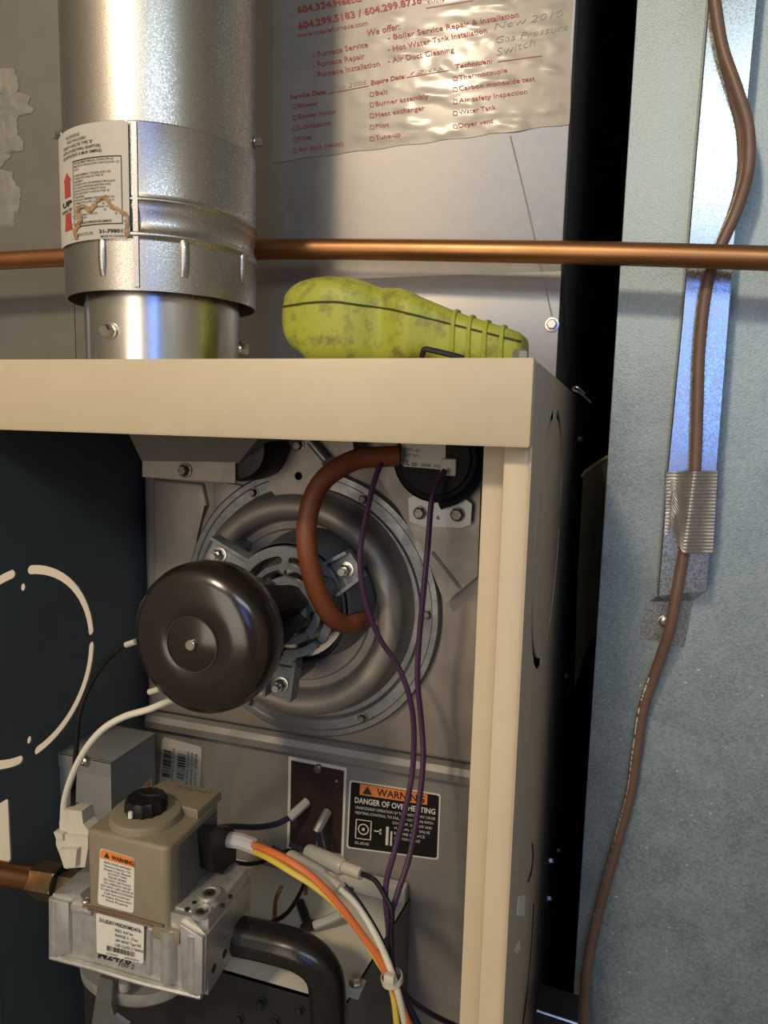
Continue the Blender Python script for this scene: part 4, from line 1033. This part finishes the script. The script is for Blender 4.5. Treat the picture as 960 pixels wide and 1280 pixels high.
top_l = rl_[0] + (rl_[0] - rl_[1]) * .6; top_r = rr_[0] + (rr_[0] - rr_[1]) * .6
rl_ = [top_l] + rl_; rr_ = [top_r] + rr_
rings = []
for a_, b_ in zip(rl_, rr_):
    x_ = (b_ - a_).normalized()
    rings.append([V((a_.x, YD - .0002, a_.z)), V((a_.x, YRAIL + .001, a_.z)), a_ + x_ * .001, b_ - x_ * .001, V((b_.x, YRAIL + .001, b_.z)), V((b_.x, YD - .0002, b_.z))])
loft(bm, rings); obj('channel', bm, M['bright_zinc'], sp)
bm = B(); e0, e1 = rl_[-1], rr_[-1]; k0, k1 = at(811, 752, YD - .001), at(866, 751, YD - .001)
bm2 = prism(B(), [e0, e1, k1, k0], (0, .0012, -.0006)); obj('bent_end', bm2, M['bright_zinc'], sp)
bm.free()
bm = B(); prism(bm, [at(x, y, YD - .0012) for x, y in ((808, 752), (866, 750), (855, 809), (799, 797))], (0, .0012, 0)); fo = obj('foot_tab', bm, M['bright_zinc'], sp)
obj('tab_screw', panhead(B(), at(831, 777, YD - .0012), (0, -1, 0), .0048, .0025), M['screw'], fo)
# brown cable
YC = .1975
cpts = [(885, -60, YC), (893, 0, YC), (903, 60, YC), (921, 112, YC - .002), (935, 160, YC - .002), (935, 212, YC - .002), (921, 262, YC), (904, 300, YC), (889, 335, YC), (880, 380, YC), (874, 440, YC), (872, 500, YC), (869, 585, YC), (862, 650, YC), (853, 700, YC), (845, 745, YC), (836, 790, YC + .003), (820, 838, .211), (804, 885, .215), (795, 940, .217), (788, 990, .218), (775, 1040, .218), (757, 1105, .218), (741, 1170, .216), (732, 1225, .212), (730, 1290, .208), (730, 1380, .205)]
bm = B(); tube(bm, [at(*p) for p in cpts], .0042, 12, 8)
cab = obj('thermostat_cable', bm, M['brown_wire'], angle=70); tag(cab, 'glossy brown cable running down the strap and taped to it', 'cable')
# printed marks along the lower cable
cs_ = spline([at(*p) for p in cpts[17:25]], 22)
bm = B()
for i in range(6, len(cs_) - 30, 1):
    if random.random() < .25: continue
    p = cs_[i]; t_ = (cs_[i + 1] - cs_[i]).normalized(); v_ = (CAM - p).normalized(); s_ = t_.cross(v_).normalized()
    if s_.x > 0: s_ = -s_
    nrm = (v_ * .75 + s_ * .66).normalized(); b_ = t_.cross(nrm).normalized()
    c_ = p + nrm * .00435; l_ = random.uniform(.0006, .0012)
    w2 = random.uniform(.0006, .0011)
    bm.faces.new([bm.verts.new(c_ + t_ * l_ * e + b_ * w2 * f2) for e, f2 in ((-1, -1), (1, -1), (1, 1), (-1, 1))])
tag(obj('cable_print', bm, M['white_paint'], cab, 'pale printed marks', recalc=False), kind='stuff')
# second thin cord behind it
bm = B(); tube(bm, [at(*p) for p in ((888, -60, .203), (895, 0, .203), (901, 60, .203), (914, 115, .203), (925, 165, .203), (926, 215, .203), (917, 258, .203), (902, 298, .203), (888, 338, .203), (878, 385, .203))], .0028, 8, 8)
tag(obj('thin_brown_cord', bm, M['brown_wire']), 'thinner brown cord pressed between the cable and the strap', 'cable')
# foil tape over strap and cable
ft = B(); nu, nv = 24, 130; g = []
for j in range(nv + 1):
    row = []; v = j / nv
    for i in range(nu + 1):
        u = i / nu
        ybl = 662 + 30 * min(1, max(0, (u - .22) / .16)) + (u * 0)
        if u < .10: ybl = 668
        if .10 <= u < .36: ybl = 640 + 50 * ((u - .10) / .26) ** .7 + 3 * noise.noise(V((u * 60, 0, 0)))
        ytp = 590 - 1.5 * u
        py = ytp + (ybl - ytp) * v
        xl = 833 - 2 * v; xr = 897 - 6 * v
        px = xl + (xr - xl) * u
        pc_ = 869 - (py - 590) * .13
        dx = (px - pc_) / 9.0
        h = .0125 * math.exp(-dx * dx * .45) + .0016
        h += .00035 * math.sin(py * 1.45) * (1 if u > .3 or py < 640 else .3)
        if u > .10 and u < .4 and v > .5: h += .003 * (v - .5) * (1 - abs(u - .25) / .15)
        row.append(ft.verts.new(at(px, py, YRAIL - h)))
    # wrap round the sides
    row.insert(0, ft.verts.new(V((row[0].co.x + .0002, YD - .002, row[0].co.z))))
    row.append(ft.verts.new(V((row[-1].co.x + .0005, YD - .002, row[-1].co.z))))
    g.append(row)
for r0, r1 in zip(g, g[1:]):
    for i in range(len(r0) - 1): ft.faces.new((r0[i], r0[i + 1], r1[i + 1], r1[i]))
tag(obj('foil_tape', ft, M['tape'], angle=60), 'torn silver duct tape holding the brown cable to the strap', 'tape')
# floor level bracket at the bottom
bk = thing('base_bracket', at(700, 1285, .16), 'bright bent metal bracket at the bottom between furnace and duct', 'bracket')
bm = B(); prism(bm, [at(670, 1264, .16), at(722, 1280, .16), at(722, 1300, .16), at(668, 1300, .16)], (0, .03, .0)); obj('bracket_web', bm, M['dark_steel'], bk)
bm = B(); tube(bm, [at(671, 1263, .158), at(722, 1280, .158)], .0012, 6, 2); obj('bracket_lip', bm, M['screw'], bk)
# kraft flap in the dark gap
fp = thing('paper_flap', (.21, .4, 1.0), 'olive brown paper flap hanging in the dark gap beside the furnace', 'flap')
YF = .36
bm = B(); prism(bm, [at(x, y, YF) for x, y in ((729, 590), (760, 570), (790, 570), (790, 760), (737, 800), (718, 860), (722, 720))], (0, .0012, 0)); obj('flap_sheet', bm, M['flap'], fp)
bm = B(); tube(bm, [at(727, 596, YF - .001), at(735, 587, YF - .001), at(765, 568, YF - .001), at(790, 562, YF - .001)], .0018, 6, 4); obj('flap_edge', bm, M['flap_edge'], fp)
# little wire loop by the furnace top edge
bm = B(); tube(bm, [at(738, 503, .28), at(731, 496, .275), at(723, 490, .27), at(717, 488, .27), at(717, 484, .27), at(723, 485, .27), at(731, 492, .275)], .0010, 8, 5)
tag(obj('wire_hook', bm, M['screw']), 'small bent wire hook at the rear top edge of the furnace', 'hook')
# ------------------------------------------------------------------ manometer in green rubber boot
YM = .062
mt = thing('digital_manometer', at(510, 446, YM).to_2d().to_3d() + V((0, 0, TOP)), 'dirty yellow green handheld meter lying on the furnace top', 'meter')
prof = [(362, 384, 412), (364, 366, 427), (369, 357, 436), (378, 350, 442), (392, 345, 446), (412, 343, 443), (432, 344, 444), (450, 348, 445), (466, 355, 445), (478, 359.5, 445), (488, 359, 445), (500, 358.5, 445), (512, 362, 444), (522, 368, 441), (540, 376, 436), (560, 384.5, 440), (585, 394, 443), (610, 402, 446), (632, 409, 448), (648, 414.5, 450), (655, 420, 450), (658, 428, 449)]
hw = {0: .010, 1: .021, 2: .026, 3: .030, 4: .033, 5: .034, 6: .034, 7: .033, 8: .031, 8: .029, 9: .0255, 10: .026, 11: .030, 12: .0325, 13: .0315, 14: .0275, 15: .026, 16: .0265, 17: .026, 18: .0255, 19: .024, 20: .021, 21: .013}
YMC = YM + .032
def stn(i):
    px, yt, yb = prof[i]
    yfr = YMC - hw[i]
    yc = max(YM - .002, yfr)
    a_ = at(px, yt, yfr + .012); b_ = at(px, min(yb, 446), yfr + .006)
    zb = max(b_.z, TOP + .0012) if px < 385 else TOP + .0012 + (.004 if 520 < px < 560 else 0)
    return a_.x, a_.z, zb, hw[i]
def srow(x, zt_, zb, h, n=36, grow=0.0):
    out = []; zc = (zt_ + zb) / 2; hz = (zt_ - zb) / 2 + grow; e = 2 / 4.2
    for k in range(n):
        t = 2 * math.pi * k / n; c, s = math.cos(t), math.sin(t)
        out.append(V((x, YMC + math.copysign(abs(c) ** e, c) * (h + grow), zc + math.copysign(abs(s) ** e, s) * hz)))
    return out
st_ = [stn(i) for i in range(len(prof))]
bm = B(); loft(bm, [srow(*s) for s in st_]); boot = obj('rubber_boot', bm, M['meter'], mt, angle=70)
# seam line round the front side
def seam_z(i):
    sx = prof[i][0]
    py = 384 - 6 * min(1, (sx - 362) / 40) if sx < 430 else 378 + (sx - 430) * .14 if sx < 500 else 388 + (sx - 500) * .255
    return at(sx, py, YMC - hw[i] + .003).z
pts = [V((st_[i][0], YMC - st_[i][3] - .0003, seam_z(i))) for i in range(0, 21)]
bm = B(); tube(bm, pts, .0006, 6, 4); obj('boot_seam', bm, M['seam'], boot)
def interp(x):
    for a_, b_ in zip(st_, st_[1:]):
        if a_[0] <= x <= b_[0]:
            t = (x - a_[0]) / (b_[0] - a_[0]); return tuple(p + (q_ - p) * t for p, q_ in zip(a_, b_))
    return st_[-1]
for px in (566, 586, 606, 627):
    x = at(px, 410, YMC - .026).x; s_ = interp(x)
    row = srow(x, s_[1], s_[2], s_[3], 48)
    rw = [p for p in row if p.y < YMC - .004 and p.z > s_[2] + .002]
    rw.sort(key=lambda p: p.z)
    bm = B(); tube(bm, rw, .0016, 8, 2); obj('grip_rib', bm, M['meter'], boot)
c_ = at(420, 445, YM); bm = B(); lathe(bm, V((st_[6][0] - .004, YMC - .012, TOP + .0002)), (0, 0, 1), [(.019, 0), (.019, .004)], 32); obj('foot_puck', bm, M['meter'], mt)
bm = B(); tube(bm, [at(527, 446, .042), at(531, 437, .040), at(540, 438, .040), at(562, 443, .040), at(580, 448, .042)], .0018, 8, 4); obj('wire_stand', bm, M['dark_steel'], mt, 'dark metal wire stand')
